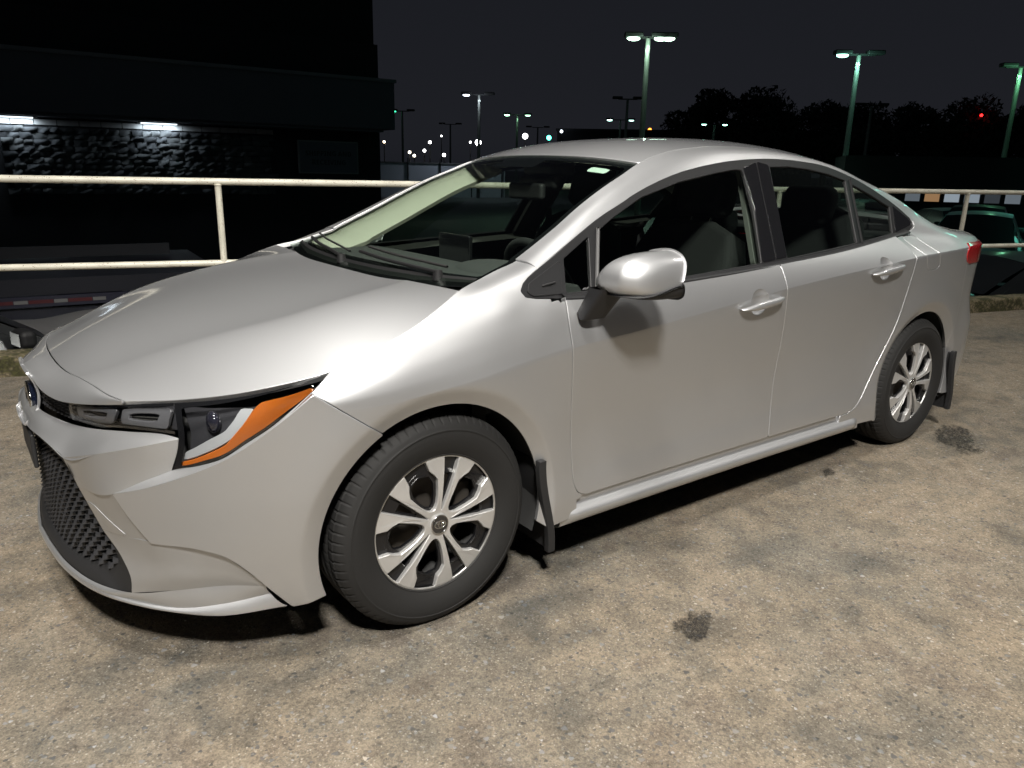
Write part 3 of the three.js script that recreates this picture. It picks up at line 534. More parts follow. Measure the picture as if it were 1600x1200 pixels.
// ---------- headlamps ----------
{
  const top1 = [[-.803, .672, .352], [-.757, .683, .44], [-.709, .695, .516], [-.660, .705, .577], [-.613, .7135, .632]], bot1 = [[-.795, .614, .322], [-.757, .620, .43], [-.717, .637, .522], [-.665, .641, .60], [-.622, .640, .652]];
  const top2 = [[-.613, .7135, .632], [-.565, .722, .678], [-.517, .732, .721], [-.465, .743, .757], [-.415, .755, .783], [-.35, .768, .800], [-.288, .7805, .807]], left2 = [[-.613, .7135, .632], [-.618, .675, .655], [-.620, .634, .668], [-.626, .60, .668], [-.639, .5545, .661]];
  const bot2 = [[-.639, .5545, .661], [-.612, .5665, .702], [-.588, .5805, .732], [-.548, .6015, .771], [-.497, .6385, .799], [-.448, .6745, .824], [-.398, .7175, .844], [-.354, .755, .858], [-.322, .768, .837], [-.288, .7795, .808]];
  const slim = loft(top1, bot1, 30, 8, .006, [-.8, 0, .5], true), outer = coons(top2, bot2, left2, [top2[6], bot2[9]], 50, 30, true);
  for (let i = 0; i < outer.P.length; i++) { const [u, v] = outer.C[i], k = .010 * 16 * u * (1 - u) * v * (1 - v); outer.P[i] = outer.P[i].map((x, j) => x + outer.N[i][j] * k); }
  normals(outer);
  const sub = (m, d, fn) => clip(offset(m, d), fn);
  for (const near of [true, false]) {
    const M = near ? (m) => m : mirrored;
    const lamp = mesh('headlamp', [geom(M(slim)), geom(M(outer))], lensClear, sedan);
    mesh('lamp_housing', [geom(M(offset(slim, -.03))), geom(M(offset(outer, -.045)), .0)], smoke, lamp);
    // black sealing rim
    mesh('lamp_rim', [geom(M(sub(outer, -.004, (u, v) => Math.max(.075 - v, .045 - u, v - .945)))), geom(M(sub(slim, -.003, (u, v) => Math.max(.10 - v, v - .90, .03 - u))))], blackGloss, lamp);
    // amber side marker along the rear and lower edge
    const P2 = (uv) => uv;
    const amberPoly = [[.02, .90], [.18, .865], [.31, .80], [.41, .60], [.49, .36], [.55, .22], [.62, .26], [.84, .50], [.86, .80], [.72, .91], [.52, .94], [.30, .955], [.02, .96]];
    mesh('side_marker', geom(M(sub(outer, -.012, inside(amberPoly))), .006), amber, lamp);
    const guidePoly = [[.03, .855], [.20, .80], [.34, .71], [.43, .50], [.485, .30], [.425, .21], [.365, .40], [.295, .55], [.185, .63], [.03, .75]];
    mesh('light_guide', geom(M(sub(outer, -.016, inside(guidePoly))), .008), guide, lamp);
    // projector in a dark bowl
    const pr = new THREE.SphereGeometry(.028, 24, 16); pr.scale(.6, 1, 1); { const k = 9 * 51 + 10, p = outer.P[k], n = outer.N[k]; pr.translate(p[0] - n[0] * .036, p[1] - n[1] * .036, (p[2] - n[2] * .036) * (near ? 1 : -1)); }
    mesh('projector_lens', pr, std(rgb(.02, .02, .03), .05, .2, { clearcoat: 1 }), lamp);
    // two framed reflectors in the slim arm
    for (const [a, b] of [[.06, .50], [.56, .97]]) {
      const ring = clip(sub(slim, -.010, inside([[a, .14], [b, .14], [b - .04, .88], [a, .88]])), outside([[a + .06, .30], [b - .08, .30], [b - .11, .70], [a + .06, .70]]));
      mesh('reflector_frame', geom(M(ring), .010), std(rgb(.085, .085, .092), .3), lamp);
      for (let k = 0; k < 5; k++) mesh('reflector_blade', geom(M(sub(slim, -.020 + .003 * (k % 2), inside([[a + .05, .30 + k * .08], [b - .06, .30 + k * .08], [b - .06, .355 + k * .08], [a + .05, .355 + k * .08]]))), .004), std(rgb(.10, .097, .092), .25, .5), lamp);
    }
  }
}
// ---------- wheels ----------
function wheelParts() {
  const R = .3165, parts = {};
  // tyre: axis along z, outer face towards +z at z = .098
  const prof = [[.1985, .050], [.1990, .072], [.2005, .0805], [.2035, .0840], [.2055, .0828], [.212, .0862], [.228, .0925], [.245, .0965], [.262, .0975], [.274, .0962], [.2755, .0975], [.279, .0970], [.281, .0950], [.292, .0895], [.3015, .0815], [.3080, .0735], [.3125, .064]];
  const fr = cspl(prof.map((_, i) => i), prof.map((p) => p[0])), fz = cspl(prof.map((_, i) => i), prof.map((p) => p[1])), n = prof.length - 1;
  const nT = 840, nS = 60, P = [], T = [];
  const row = [];
  for (let j = 0; j <= nS; j++) row.push([fr(j / nS * n), fz(j / nS * n), j / nS * n]);
  for (const z of [.0625, .0615, .050, .041, .0405, .033, .0325, .015, .006, .0055, -.0055, -.006, -.015, -.0325, -.033, -.0405, -.041, -.05, -.064, -.08, -.09, -.097]) {
    const groove = (z < .0407 && z > .0327) || (z < .0057 && z > -.0057) || (z > -.0407 && z < -.0327);
    row.push([z < -.07 ? .312 - (-.07 - z) * (-.07 - z) * 40 - (z < -.085 ? .02 : 0) : (groove ? R - .009 : R - .0015 * (z / .06) ** 2), z, 100]);
  }
  row.push([.25, -.098, 100], [.19, -.07, 100]);
  for (let j = 0; j < row.length; j++) for (let i = 0; i < nT; i++) {
    const a = i / nT * Math.PI * 2; let [r, z, k] = row[j];
    const ph = ((i / nT * 70) % 1 + 1) % 1, cut = ph < .09;
    if (cut && k !== 100 && k > 12.6) r -= .0030 * sstep(12.6, 14.5, k);
    if (cut && k === 100 && z > .0415 && z < .063) r -= .005;
    const ph2 = ((i / nT * 70 + (z < 0 ? .4 : .1) + z * 22) % 1 + 1) % 1; if (k === 100 && Math.abs(z) < .032 && Math.abs(z) > .007 && ph2 < .12) r -= .004;
    P.push([r * Math.cos(a), r * Math.sin(a), z]);
  }
  for (let j = 0; j < row.length - 1; j++) for (let i = 0; i < nT; i++) { const a = j * nT + i, b = j * nT + (i + 1) % nT, c = a + nT, d = b + nT; T.push([a, c, b], [b, c, d]); }
  parts.tyre = geom(normals({ P, C: P.map((p) => [p[0], p[1]]), T }));
  // wheel cover
  const Rr = .1985, D = Math.PI / 180, pol = (r, a) => new THREE.Vector2(Rr * r * Math.cos(a), Rr * r * Math.sin(a));
  const star = [], edge = [[.235, 36], [.245, 29], [.27, 23.5], [.32, 19], [.42, 16.4], [.55, 15.6], [.68, 15.6], [.76, 19.6], [.83, 23.8], [.995, 25.6]], slot = [[.995, 7.3], [.8, 7.0], [.6, 6.6], [.45, 5.8], [.33, 4.6], [.25, 3.0], [.205, .8]];
  for (let k = 0; k < 5; k++) {
    const c = 76 * D + k * 72 * D;
    for (const [r, a] of edge) star.push(pol(r, c - a * D)); for (const a of [20, 14]) star.push(pol(1, c - a * D)); for (const [r, a] of slot) star.push(pol(r, c - a * D));
    for (const [r, a] of slot.slice().reverse()) star.push(pol(r, c + a * D)); for (const a of [14, 20]) star.push(pol(1, c + a * D)); for (const [r, a] of edge.slice().reverse()) if (a !== 36) star.push(pol(r, c + a * D));
  }
  const dome = (g, z0) => { const p = g.attributes.position; for (let i = 0; i < p.count; i++) { const r = Math.hypot(p.getX(i), p.getY(i)) / Rr; p.setZ(i, p.getZ(i) + z0 - .016 * Math.pow(Math.abs(r - .55) / .45, 2) * (r < .55 ? .5 : .45)); } g.computeVertexNormals(); return g; };
  const sh = new THREE.Shape(star);
  parts.spokes = dome(new THREE.ExtrudeGeometry(sh, { depth: .012, bevelEnabled: true, bevelThickness: .0035, bevelSize: .0028, bevelOffset: -.0028, bevelSegments: 3, curveSegments: 4 }), .0715);
  const disc = new THREE.Shape(); disc.absarc(0, 0, Rr * .995, 0, Math.PI * 2);
  for (let k = 0; k < 5; k++) {
    const c = 76 * D + 36 * D + k * 72 * D, h = new THREE.Path(), q = [[.27, 0], [.32, 10], [.45, 15], [.62, 16], [.74, 12], [.785, 0]], pts = q.map(([r, a]) => pol(r, c + a * D)).concat(q.slice(1, 5).reverse().map(([r, a]) => pol(r, c - a * D)));
    h.setFromPoints(pts); disc.holes.push(h);
    const e = 76 * D + k * 72 * D, h2 = new THREE.Path(); h2.setFromPoints([[.40, 1.2], [.74, 4.4], [.74, -4.4], [.40, -1.2]].map(([r, a]) => pol(r, e + a * D))); disc.holes.push(h2);
  }
  parts.cover = dome(new THREE.ExtrudeGeometry(disc, { depth: .006, bevelEnabled: true, bevelThickness: .002, bevelSize: .002, bevelOffset: -.002, bevelSegments: 2, curveSegments: 40 }), .0655);
  const steps = [];
  for (let k = 0; k < 5; k++) { const c = 76 * D + 36 * D + k * 72 * D; for (let s = 0; s < 3; s++) { const r = .80 + s * .05, pts = []; for (let i = 0; i <= 8; i++) { const a = c + (i / 8 - .5) * 2 * (9.5 - s * .6) * D, p = pol(r - .02 * Math.abs(i / 8 - .5) * 2, a); pts.push([p.x, p.y, 0.0725 - s * .0012 - .007 * Math.pow((r - .55) / .45, 2)]); } steps.push(tube(pts, .0028, 6, 16)); } }
  parts.steps = merge(steps);
  const lipG = new THREE.TorusGeometry(Rr * 1.002, .0035, 10, 120); lipG.translate(0, 0, .0765); parts.lip = lipG;
  const hub = new THREE.LatheGeometry([[0, .0855], [.024, .0855], [.0285, .0845], [.031, .0815], [.036, .0800], [.041, .0765], [.043, .066]].map(([r, z]) => new THREE.Vector2(r, z)), 60); hub.rotateX(Math.PI / 2); hub.scale(1, 1, 1);
  parts.hub = hub;
  const cap = new THREE.CylinderGeometry(.0262, .0272, .004, 48); cap.rotateX(Math.PI / 2); cap.translate(0, 0, .0872); parts.cap = cap;
  const rg = merge([...badgeRings(.0175)]); rg.translate(0, 0, .0895); parts.rings = rg;
  const ringg = new THREE.TorusGeometry(.0268, .0014, 8, 48); ringg.translate(0, 0, .0885); parts.capRing = ringg;
  const barrel = new THREE.LatheGeometry([[.192, .062], [.188, .05], [.178, .02], [.176, -.07], [.0, -.07]].map(([r, z]) => new THREE.Vector2(r, z)), 60); barrel.rotateX(Math.PI / 2); parts.barrel = barrel;
  const rotor = new THREE.CylinderGeometry(.130, .130, .02, 60); rotor.rotateX(Math.PI / 2); rotor.translate(0, 0, .0); parts.rotor = rotor;
  parts.caliper = box(.06, .13, .05, .115, .02, .005, .012);
  return parts;
}
const WP = wheelParts(), rotorM = std(rgb(.09, .08, .07), .5, .6), hubBlack = std(rgb(.01, .01, .011), .12, 0, { clearcoat: 1 });
for (const [x, s, turn] of [[0, 1, .02], [WB, 1, 0], [0, -1, 0], [WB, -1, 0]]) {
  const w = new THREE.Group(); w.name = 'wheel'; w.position.set(x, WY, s * .766); w.rotation.y = s > 0 ? turn : Math.PI; if (s > 0 && x > 1) w.rotation.z = 0; sedan.add(w);
  mesh('tyre', WP.tyre, rubber, w); mesh('spokes', WP.spokes, rimSilver, w); mesh('wheel_cover', WP.cover, rimBlack, w); mesh('cover_step', WP.steps, rimBlack, w); mesh('rim_edge', WP.lip, satin, w);
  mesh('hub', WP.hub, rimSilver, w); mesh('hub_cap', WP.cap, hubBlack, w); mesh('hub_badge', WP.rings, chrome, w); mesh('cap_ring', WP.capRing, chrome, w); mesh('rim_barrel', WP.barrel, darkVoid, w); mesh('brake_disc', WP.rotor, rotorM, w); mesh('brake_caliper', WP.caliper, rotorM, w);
  // wheel housing
  const lin = grid(40, 6, (u, v) => { const a = lerp(-.35, Math.PI + .35, u), z = s * lerp(.836, .50, v), r = .372; return [x + r * Math.cos(a), WY + r * Math.sin(a), z]; });
  mesh('wheel_housing', [geom(lin), geom(grid(8, 8, (u, v) => [x - .40 + .8 * u, .15 + .62 * v, s * .50]))], liner, sedan);
  // mud flap
  const fx = x ? [.362, .45] : [.372, .455], mf = new THREE.Shape();
  const flap = grid(10, 16, (u, v) => { const y = lerp(.115, .42, v), z = s * (.64 + .226 * u + (u > .8 ? .006 : 0)), xx = x + .348 + .050 * sstep(.42, .12, y) + .01 * (1 - u); return [xx, y, z]; });
  mesh('mud_flap', geom(flap, .012), blackPlastic, sedan);
  mesh('flap_edge', geom(grid(6, 16, (u, v) => { const y = lerp(.115, .43, v), xx = x + .348 + .050 * sstep(.42, .12, y); return [xx - .012 + .022 * u, y, s * (.884 - (y < .2 ? .05 * (.2 - y) : 0))]; }), .02), blackPlastic, sedan);
}
// ---------- door mirrors ----------
function mirrorAt(s) {
  const m = new THREE.Group(); m.name = 'door_mirror'; sedan.add(m);
  // shell: sections along z (outwards)
  const zs = [.872, .876, .884, .897, .935, .990, 1.030, 1.050, 1.060, 1.065], fwd = pchip(zs, [.63, .560, .528, .512, .498, .505, .535, .572, .625, .69]), aft = pchip(zs, [.66, .667, .678, .688, .700, .710, .714, .712, .705, .695]), top = pchip(zs, [.962, .974, .993, 1.013, 1.046, 1.054, 1.044, 1.027, 1.003, .975]), bot = pchip(zs, [.948, .940, .933, .928, .922, .918, .920, .928, .943, .966]), dz = s > 0 ? 0 : -.035, dx = s > 0 ? 0 : .07;
  const ring = (z, a) => { const x0 = fwd(z), x1 = aft(z), y1 = top(z), y0 = bot(z), yr = lerp(y0, y1, .40), c = Math.cos(a), sn = Math.sin(a); return [dx + x1 - (x1 - x0) * Math.pow(Math.abs(c), sn > 0 ? .72 : .5), dz + (sn > 0 ? yr + (y1 - yr) * Math.pow(sn, .86) : yr - (yr - y0) * Math.pow(-sn, .8)), z * s]; };
  const shellM = grid(64, 44, (u, v) => { const z = lerp(zs[0], zs[9], (1 - Math.cos(Math.PI * u)) / 2), a = lerp(-Math.PI / 2, Math.PI / 2, v), p = ring(z, a); return [...p, p[0], p[1]]; }, s > 0);
  const seam = (x) => dz + .934 + .026 * sstep(.56, .70, x - dx);
  mesh('mirror_cap', geom(clip(shellM, (a, b) => b - seam(a)), .006), paint, m);
  const sh2 = mesh('mirror_shell', geom(clip(offset(shellM, -.002), (a, b) => seam(a) - b + .002), .006), blackPlastic, m);
  mesh('mirror_glass', geom(grid(12, 12, (u, v) => { const z = lerp(.88, 1.056, u); return [dx + aft(z) - .008, dz + lerp(bot(z) + .006, top(z) - .006, v), z * s]; })), std(rgb(.55, .57, .58), .03, 1), m);
  const stalk = grid(16, 24, (u, v) => { const a = v * Math.PI * 2, t = u, y = lerp(.856, .945, t) + dz * t, z = lerp(.872, .912, t), rx = lerp(.046, .058, t), ry = lerp(.022, .036, t), x = lerp(.522, .552, t) + dx, c = Math.cos(a), q = Math.sin(a); return [x + Math.sign(c) * Math.pow(Math.abs(c), .5) * rx, y + (q > 0 ? -.006 : .012) * (1 - t), (z + Math.sign(q) * Math.pow(Math.abs(q), .5) * ry) * s]; });
  mesh('mirror_foot', geom(stalk), blackTrim, m);
}
mirrorAt(1); mirrorAt(-1);
// ---------- cabin ----------
{
  const cab = new THREE.Group(); cab.name = 'cabin'; sedan.add(cab);
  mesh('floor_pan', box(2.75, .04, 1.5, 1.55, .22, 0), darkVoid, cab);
  mesh('bay_light_blocker', box(.78, .40, 1.16, -.25, .47, 0, .03), darkVoid, cab); mesh('underbody_light_blocker', merge([box(.46, .10, .96, -.47, .25, 0), box(3.3, .06, .96, 1.35, .19, 0), box(.75, .12, 1.25, 3.1, .26, 0), box(.05, .55, 1.45, .22, .50, 0), box(.05, .7, 1.3, 2.62, .6, 0)]), darkVoid, cab);  // unseen boxes added in engine bay and under floor to block light leaks
  const dashP = [[.14, .55], [.14, .86], [.20, .902], [.36, .925], [.52, .930], [.62, .912], [.66, .865], [.62, .75], [.60, .55]], dS = new THREE.Shape(dashP.map(([x, y]) => new THREE.Vector2(x, y)));
  const dg = new THREE.ExtrudeGeometry(dS, { depth: 1.38, bevelEnabled: true, bevelSize: .008, bevelThickness: .01, bevelSegments: 2 }); dg.translate(0, 0, -.69); mesh('dashboard', dg, clothGrey, cab);
  const hood2 = new THREE.SphereGeometry(1, 24, 14, 0, Math.PI * 2, 0, Math.PI / 2); hood2.scale(.13, .045, .2); hood2.translate(.54, .922, .36); mesh('cluster_hood', hood2, clothGrey, cab);
  mesh('centre_screen', box(.018, .125, .22, .60, .965, 0, .006), blackGloss, cab);
  mesh('console', box(.75, .30, .18, 1.0, .42, 0, .03), clothDark, cab);
  const st = new THREE.TorusGeometry(.182, .015, 12, 48); st.rotateY(Math.PI / 2); st.rotateZ(.42); st.translate(.74, .86, .36); mesh('steering_wheel', merge([st, (() => { const g = box(.03, .06, .34, 0, 0, 0, .012); g.rotateZ(.42); g.translate(.73, .86, .36); return g; })(), (() => { const g = new THREE.CylinderGeometry(.03, .04, .2, 16); g.rotateZ(Math.PI / 2 + .42); g.translate(.64, .82, .36); return g; })()]), clothDark, cab);
  const seatG = () => {
    const bk = new THREE.Shape([[-.225, 0], [.225, 0], [.255, .12], [.262, .32], [.235, .48], [.20, .56], [.10, .60], [-.10, .60], [-.20, .56], [-.235, .48], [-.262, .32], [-.255, .12]].map(([x, y]) => new THREE.Vector2(x, y)));
    const b = new THREE.ExtrudeGeometry(bk, { depth: .07, bevelEnabled: true, bevelSize: .03, bevelThickness: .035, bevelSegments: 4 }); b.rotateY(Math.PI / 2); b.rotateZ(-.40); 
    const c = box(.52, .16, .50, -.20, .02, 0, .06);
    return [b, c];
  };
  const headrest = () => { const g = box(.11, .19, .27, 0, 0, 0, .05); g.rotateZ(-.25); return g; };
  for (const [x, z, y] of [[1.33, .36, .50], [1.33, -.36, .50], [2.22, .36, .56], [2.22, -.36, .56]]) {
    const [b, c] = seatG(); b.translate(x, y, z); c.translate(x - .02, y - .06, z); const seat = mesh('seat', [b, c], clothDark, cab);
    const h = headrest(); h.translate(x + (x > 2 ? .18 : .31), y + (x > 2 ? .575 : .69), z); const hr = mesh('headrest', h, clothDark, cab);
    if (x < 2) for (const d of [-.05, .05]) mesh('headrest_post', tube([[x + .262, y + .54, z + d], [x + .30, y + .63, z + d]], .006, 8, 4), chrome, cab);
  }
  mesh('rear_shelf', box(.55, .03, 1.2, 2.75, .985, 0), clothDark, cab);
  for (const z of [.66, -.66]) mesh('belt_strap', box(.004, .40, .045, 1.60, .88, z * .98), clothGrey, cab);
  // headlining and pillar trims
  const hl = offset(roof, -.028); mesh('headlining', geom(hl), trimPale, cab);
  let tr = clip(zone(.33, 2.9, 200, sideTab, .5, 6, 50), (a, b) => sdPoly(winPoly, a, b) + (a < 1.1 ? .012 : .0)); tr = clip(tr, (a, b) => b - beltY(a) - .06); tr = clip(tr, (a, b) => a - .37); tr = offset(tr, -.03);
  for (const m of [tr, mirrored(tr)]) mesh('pillar_trim', geom(m), trimPale, cab);
  const cover = grid(40, 12, (u, v) => { const x = lerp(.27, 1.06, u), [y, z] = edgeIx(x), k = v * v * .5 + v * .5, w = lerp(1.25, .9, u); return [x + .085 * w * k, y - .014 - .03 * k - .02 * Math.sin(Math.PI * v) * 0, z - .014 - .095 * w * k + .012 * Math.sin(Math.PI * v)]; });
  for (const m of [cover, mirrored(cover)]) mesh('windscreen_pillar_trim', geom(m, .02), trimPale, cab);
  const bpil = grid(6, 20, (u, v) => { const y = lerp(.95, 1.33, v), x = lerp(1.45, 1.60, u) + .1 * v; return [x, y, glassZ(x, y) - .045]; });
  for (const m of [bpil, mirrored(bpil)]) mesh('pillar_trim', geom(m, .02), std(rgb(.10, .10, .095), .8), cab);
  for (const q of [offset(card1, -.07), offset(card2, -.07)]) for (const m of [q, mirrored(q)]) mesh('door_card', geom(m), clothDark, cab);
  const ledge = grid(60, 3, (u, v) => { const x = lerp(.45, 2.45, u); return [x, beltY(x) - .004 - .012 * v, lerp(glassZ(x, beltY(x)) - .012, .70, v)]; });
  for (const m of [ledge, mirrored(ledge)]) mesh('door_top_trim', geom(m), std(rgb(.10, .10, .09), .7), cab);
}
// ---------- the setting ----------
const KD = [0.9643, 0.2649], KN = [0.2649, -0.9643], K0 = [-0.82, -2.83];          // kerb line: direction, outward normal, a point on it
const kp = (t, n = 0) => [K0[0] + KD[0] * t + KN[0] * n, K0[1] + KD[1] * t + KN[1] * n];
const LOW = -1.05;
function lattice(n, sd) { const r = []; let s = sd; for (let i = 0; i < n * n; i++) { s = (Math.imul(s, 1664525) + 1013904223) | 0; r.push((s >>> 8) / 16777216); } return r; }
function tileNoise(n, sd) { const L = lattice(n, sd); return (u, v) => { const x = u * n, y = v * n, i = Math.floor(x), j = Math.floor(y), fx = x - i, fy = y - j, a = fx * fx * (3 - 2 * fx), b = fy * fy * (3 - 2 * fy), q = (p, r) => L[((r % n) + n) % n * n + ((p % n) + n) % n]; return lerp(lerp(q(i, j), q(i + 1, j), a), lerp(q(i, j + 1), q(i + 1, j + 1), a), b); }; }
const N = 2048, gcol = new Uint8Array(N * N * 4), gbump = new Uint8Array(N * N * 4);
{
  const n1 = tileNoise(16, 3), n2 = tileNoise(64, 5), n3 = tileNoise(256, 9), n4 = tileNoise(700, 11), sq = (x) => 255 * Math.pow(clamp(x, 0, 1), 1 / 2.2);
  const H = new Float32Array(N * N), A = new Float32Array(N * N * 3);
  for (let j = 0; j < N; j++) for (let i = 0; i < N; i++) {
    const u = i / N, v = j / N, k = j * N + i, g = n4(u, v), f = n3(u, v), m = n2(u, v), l = n1(u, v);
    const b = .50 + .5 * g + .34 * (f - .5) + .18 * (m - .5) + .12 * (l - .5);
    A[3 * k] = .276 * b; A[3 * k + 1] = .230 * b; A[3 * k + 2] = .170 * b; H[k] = .45 + .35 * (g - .5) + .25 * (f - .5);
  }
  // sand grains and exposed stones, each with its own outline
  let s = 99; const R = () => { s = (Math.imul(s, 1664525) + 1013904223) | 0; return (s >>> 8) / 16777216; };
  const blob = (cx, cy, r, col, hgt, mix) => { const e = .65 + .35 * R(), th = R() * 3.14, c = Math.cos(th), d = Math.sin(th), ph = R() * 6.28; for (let y = -r; y <= r; y++) for (let x = -r; x <= r; x++) { const a = (x * c + y * d) / r, b = (-x * d + y * c) / (r * e), q = Math.hypot(a, b) * (1 + .16 * Math.sin(3 * Math.atan2(b, a) + ph)); if (q > 1) continue; const k = ((cy + y + N) % N) * N + ((cx + x + N) % N), w = mix * Math.min(1, (1 - q) * 4); for (let z = 0; z < 3; z++) A[3 * k + z] = lerp(A[3 * k + z], col[z], w); H[k] = lerp(H[k], hgt, w); } };
  for (let t = 0; t < 26000; t++) { const q = R(), b = q < .5 ? .12 + .08 * R() : .30 + .16 * R(); blob(R() * N | 0, R() * N | 0, 2 + (R() * 2 | 0), [b * 1.08, b * .97, b * .80], .5 + .3 * R(), .7); }
  for (let t = 0; t < 4200; t++) { const q = R(), r = 4 + (R() * R() * 7 | 0), b = q < .55 ? .06 + .08 * R() : q < .95 ? .18 + .11 * R() : .32 + .14 * R(), w = R(); blob(R() * N | 0, R() * N | 0, r, [b * (1 + .12 * w), b, b * (1 - .18 * w)], .62 + .3 * R(), .88); }
  for (let k = 0; k < N * N; k++) { for (let z = 0; z < 3; z++) gcol[4 * k + z] = sq(A[3 * k + z]); gcol[4 * k + 3] = 255; gbump[4 * k] = gbump[4 * k + 1] = gbump[4 * k + 2] = clamp(H[k], 0, 1) * 255; gbump[4 * k + 3] = 255; }
}
const dtex = (d, n, srgb) => { const t = new THREE.DataTexture(d, n, n, THREE.RGBAFormat); t.wrapS = t.wrapT = THREE.RepeatWrapping; t.magFilter = THREE.LinearFilter; t.minFilter = THREE.LinearMipmapLinearFilter; t.generateMipmaps = true; if (srgb) t.colorSpace = THREE.SRGBColorSpace; t.needsUpdate = true; return t; };
const concrete = new THREE.MeshStandardMaterial({ map: dtex(gcol, N, true), bumpMap: dtex(gbump, N), bumpScale: .004, roughness: .86, vertexColors: true, side: THREE.DoubleSide });
const pn1 = tileNoise(64, 21), pn2 = tileNoise(256, 22), pn3 = tileNoise(600, 23);
const TILE = 2.0;
function lotSheet() {
  // finer near the camera; covers everything on the near side of the kerb line
  const axis = (a, b, fine, lo, hi) => { const o = []; let x = a; while (x < b) { o.push(x); x += x >= lo && x < hi ? fine : Math.max(fine, .25 * Math.min(Math.abs(x - lo), Math.abs(x - hi)) + fine); } o.push(b); return o; };
  const T = axis(-40, 70, .035, -2.5, 9), S = axis(0, 45, .035, 0, 5.2), P = [], UV = [], C = [], I = [];
  for (const n of S) for (const t of T) {
    const [x, z] = kp(t, -n); P.push(x, 0, z); UV.push(x / TILE, z / TILE);
    const u = x / 40 + .5, v = z / 40 + .5, a = pn1(u, v), b = pn2(u, v), c = pn3(u, v);
    let k = .78 + .34 * (a - .5) + .42 * (b - .5) + .44 * (c - .5);   // worn and damp patches of the slab
    const patch = sstep(.58, .76, b * .5 + c * .5) * .40; k -= patch;
    const w = .06 * (a - .5) + .05 * (c - .5); C.push(clamp(k + w, .15, 1.3), clamp(k, .15, 1.3), clamp(k - w * 1.2 + patch * .06, .15, 1.3));
  }
  const w = T.length; for (let j = 0; j < S.length - 1; j++) for (let i = 0; i < w - 1; i++) { const a = j * w + i; I.push(a, a + w, a + 1, a + 1, a + w, a + w + 1); }
  const g = new THREE.BufferGeometry(); g.setAttribute('position', new THREE.Float32BufferAttribute(P, 3)); g.setAttribute('uv', new THREE.Float32BufferAttribute(UV, 2)); g.setAttribute('color', new THREE.Float32BufferAttribute(C, 3)); g.setIndex(I); g.computeVertexNormals(); return g;
}
struct(mesh('concrete_lot', lotSheet(), concrete));
// dark oil and damp spots, with a ragged outline and the stones showing through
function stain(x, z, w, d, turn, dark, sd, label) {
  const n = 256, a = new Uint8Array(n * n * 4), q1 = tileNoise(6, sd), q2 = tileNoise(28, sd + 1), q3 = tileNoise(110, sd + 2);
  for (let j = 0; j < n; j++) for (let i = 0; i < n; i++) {
    const u = i / n, v = j / n, r = Math.hypot(u - .5, v - .5) * 2, e = .78 - r + .7 * (q1(u, v) - .5) + .35 * (q2(u, v) - .5);
    let m = sstep(-.18, .42, e) * (q3(u, v) > .72 ? .30 : 1) * (.75 + .5 * (q2(u, v) - .5)); if (r > .98) m = 0;
    const o = (j * n + i) * 4; a[o] = a[o + 1] = a[o + 2] = clamp(m, 0, 1) * 255 * dark; a[o + 3] = 255;
  }
  const o = mesh('oil_stain', new THREE.PlaneGeometry(w, d).rotateX(-Math.PI / 2), new THREE.MeshStandardMaterial({ color: rgb(.022, .020, .018), roughness: .55, alphaMap: dtex(a, n), transparent: true, side: THREE.DoubleSide }));
  o.position.set(x, .004, z); o.rotation.y = turn; tag(o, label, 'stain');
}
stain(.598, 1.300, .20, .15, .5, .85, 43, 'dark oil spot on concrete ahead of the sedan doors');
stain(3.00, .985, .52, .26, .5, .8, 45, 'wide dark patch on concrete beside rear wheel');
stain(-.268, 1.475, .07, .06, .2, .9, 51, 'tiny black tar spot on open concrete before front wheel');
stain(-.255, 1.585, .10, .07, .9, .5, 55, 'faint grey spot beside the tiny tar spot');
stain(2.02, .86, .14, .07, .4, .9, 59, 'small black spot on concrete under the rear door sill');
// loose and half-buried stones
{
  const g = new THREE.IcosahedronGeometry(1, 0), n = 5200, im = new THREE.InstancedMesh(g, std(rgb(1, 1, 1), .75), n), m = new THREE.Matrix4(), q = new THREE.Quaternion(), e = new THREE.Euler(), c = new THREE.Color();
  for (let i = 0; i < n; i++) {
    let x, z; do { x = rr(-1.6, 4.8); z = rr(-.2, 2.4); } while (z > 2.45 - .35 * x + .2 && x > 3);
    const r = .0013 + .0030 * rnd() * rnd(); e.set(rr(-.3, .3), rr(0, 6.28), rr(-.3, .3)); q.setFromEuler(e);
    m.compose(new THREE.Vector3(x, r * .02, z), q, new THREE.Vector3(r * rr(.8, 1.5), r * .45, r)); im.setMatrixAt(i, m);
    const k = rnd(), b = k < .62 ? rr(.05, .11) : k < .96 ? rr(.14, .25) : rr(.28, .40); c.setRGB(b * 1.06, b, b * .86); im.setColorAt(i, c);
  }
  im.name = 'exposed_stones'; im.userData = { label: 'small exposed stones set in the concrete of the lot', category: 'stones', kind: 'stuff' }; im.castShadow = im.receiveShadow = true; scene.add(im);
}
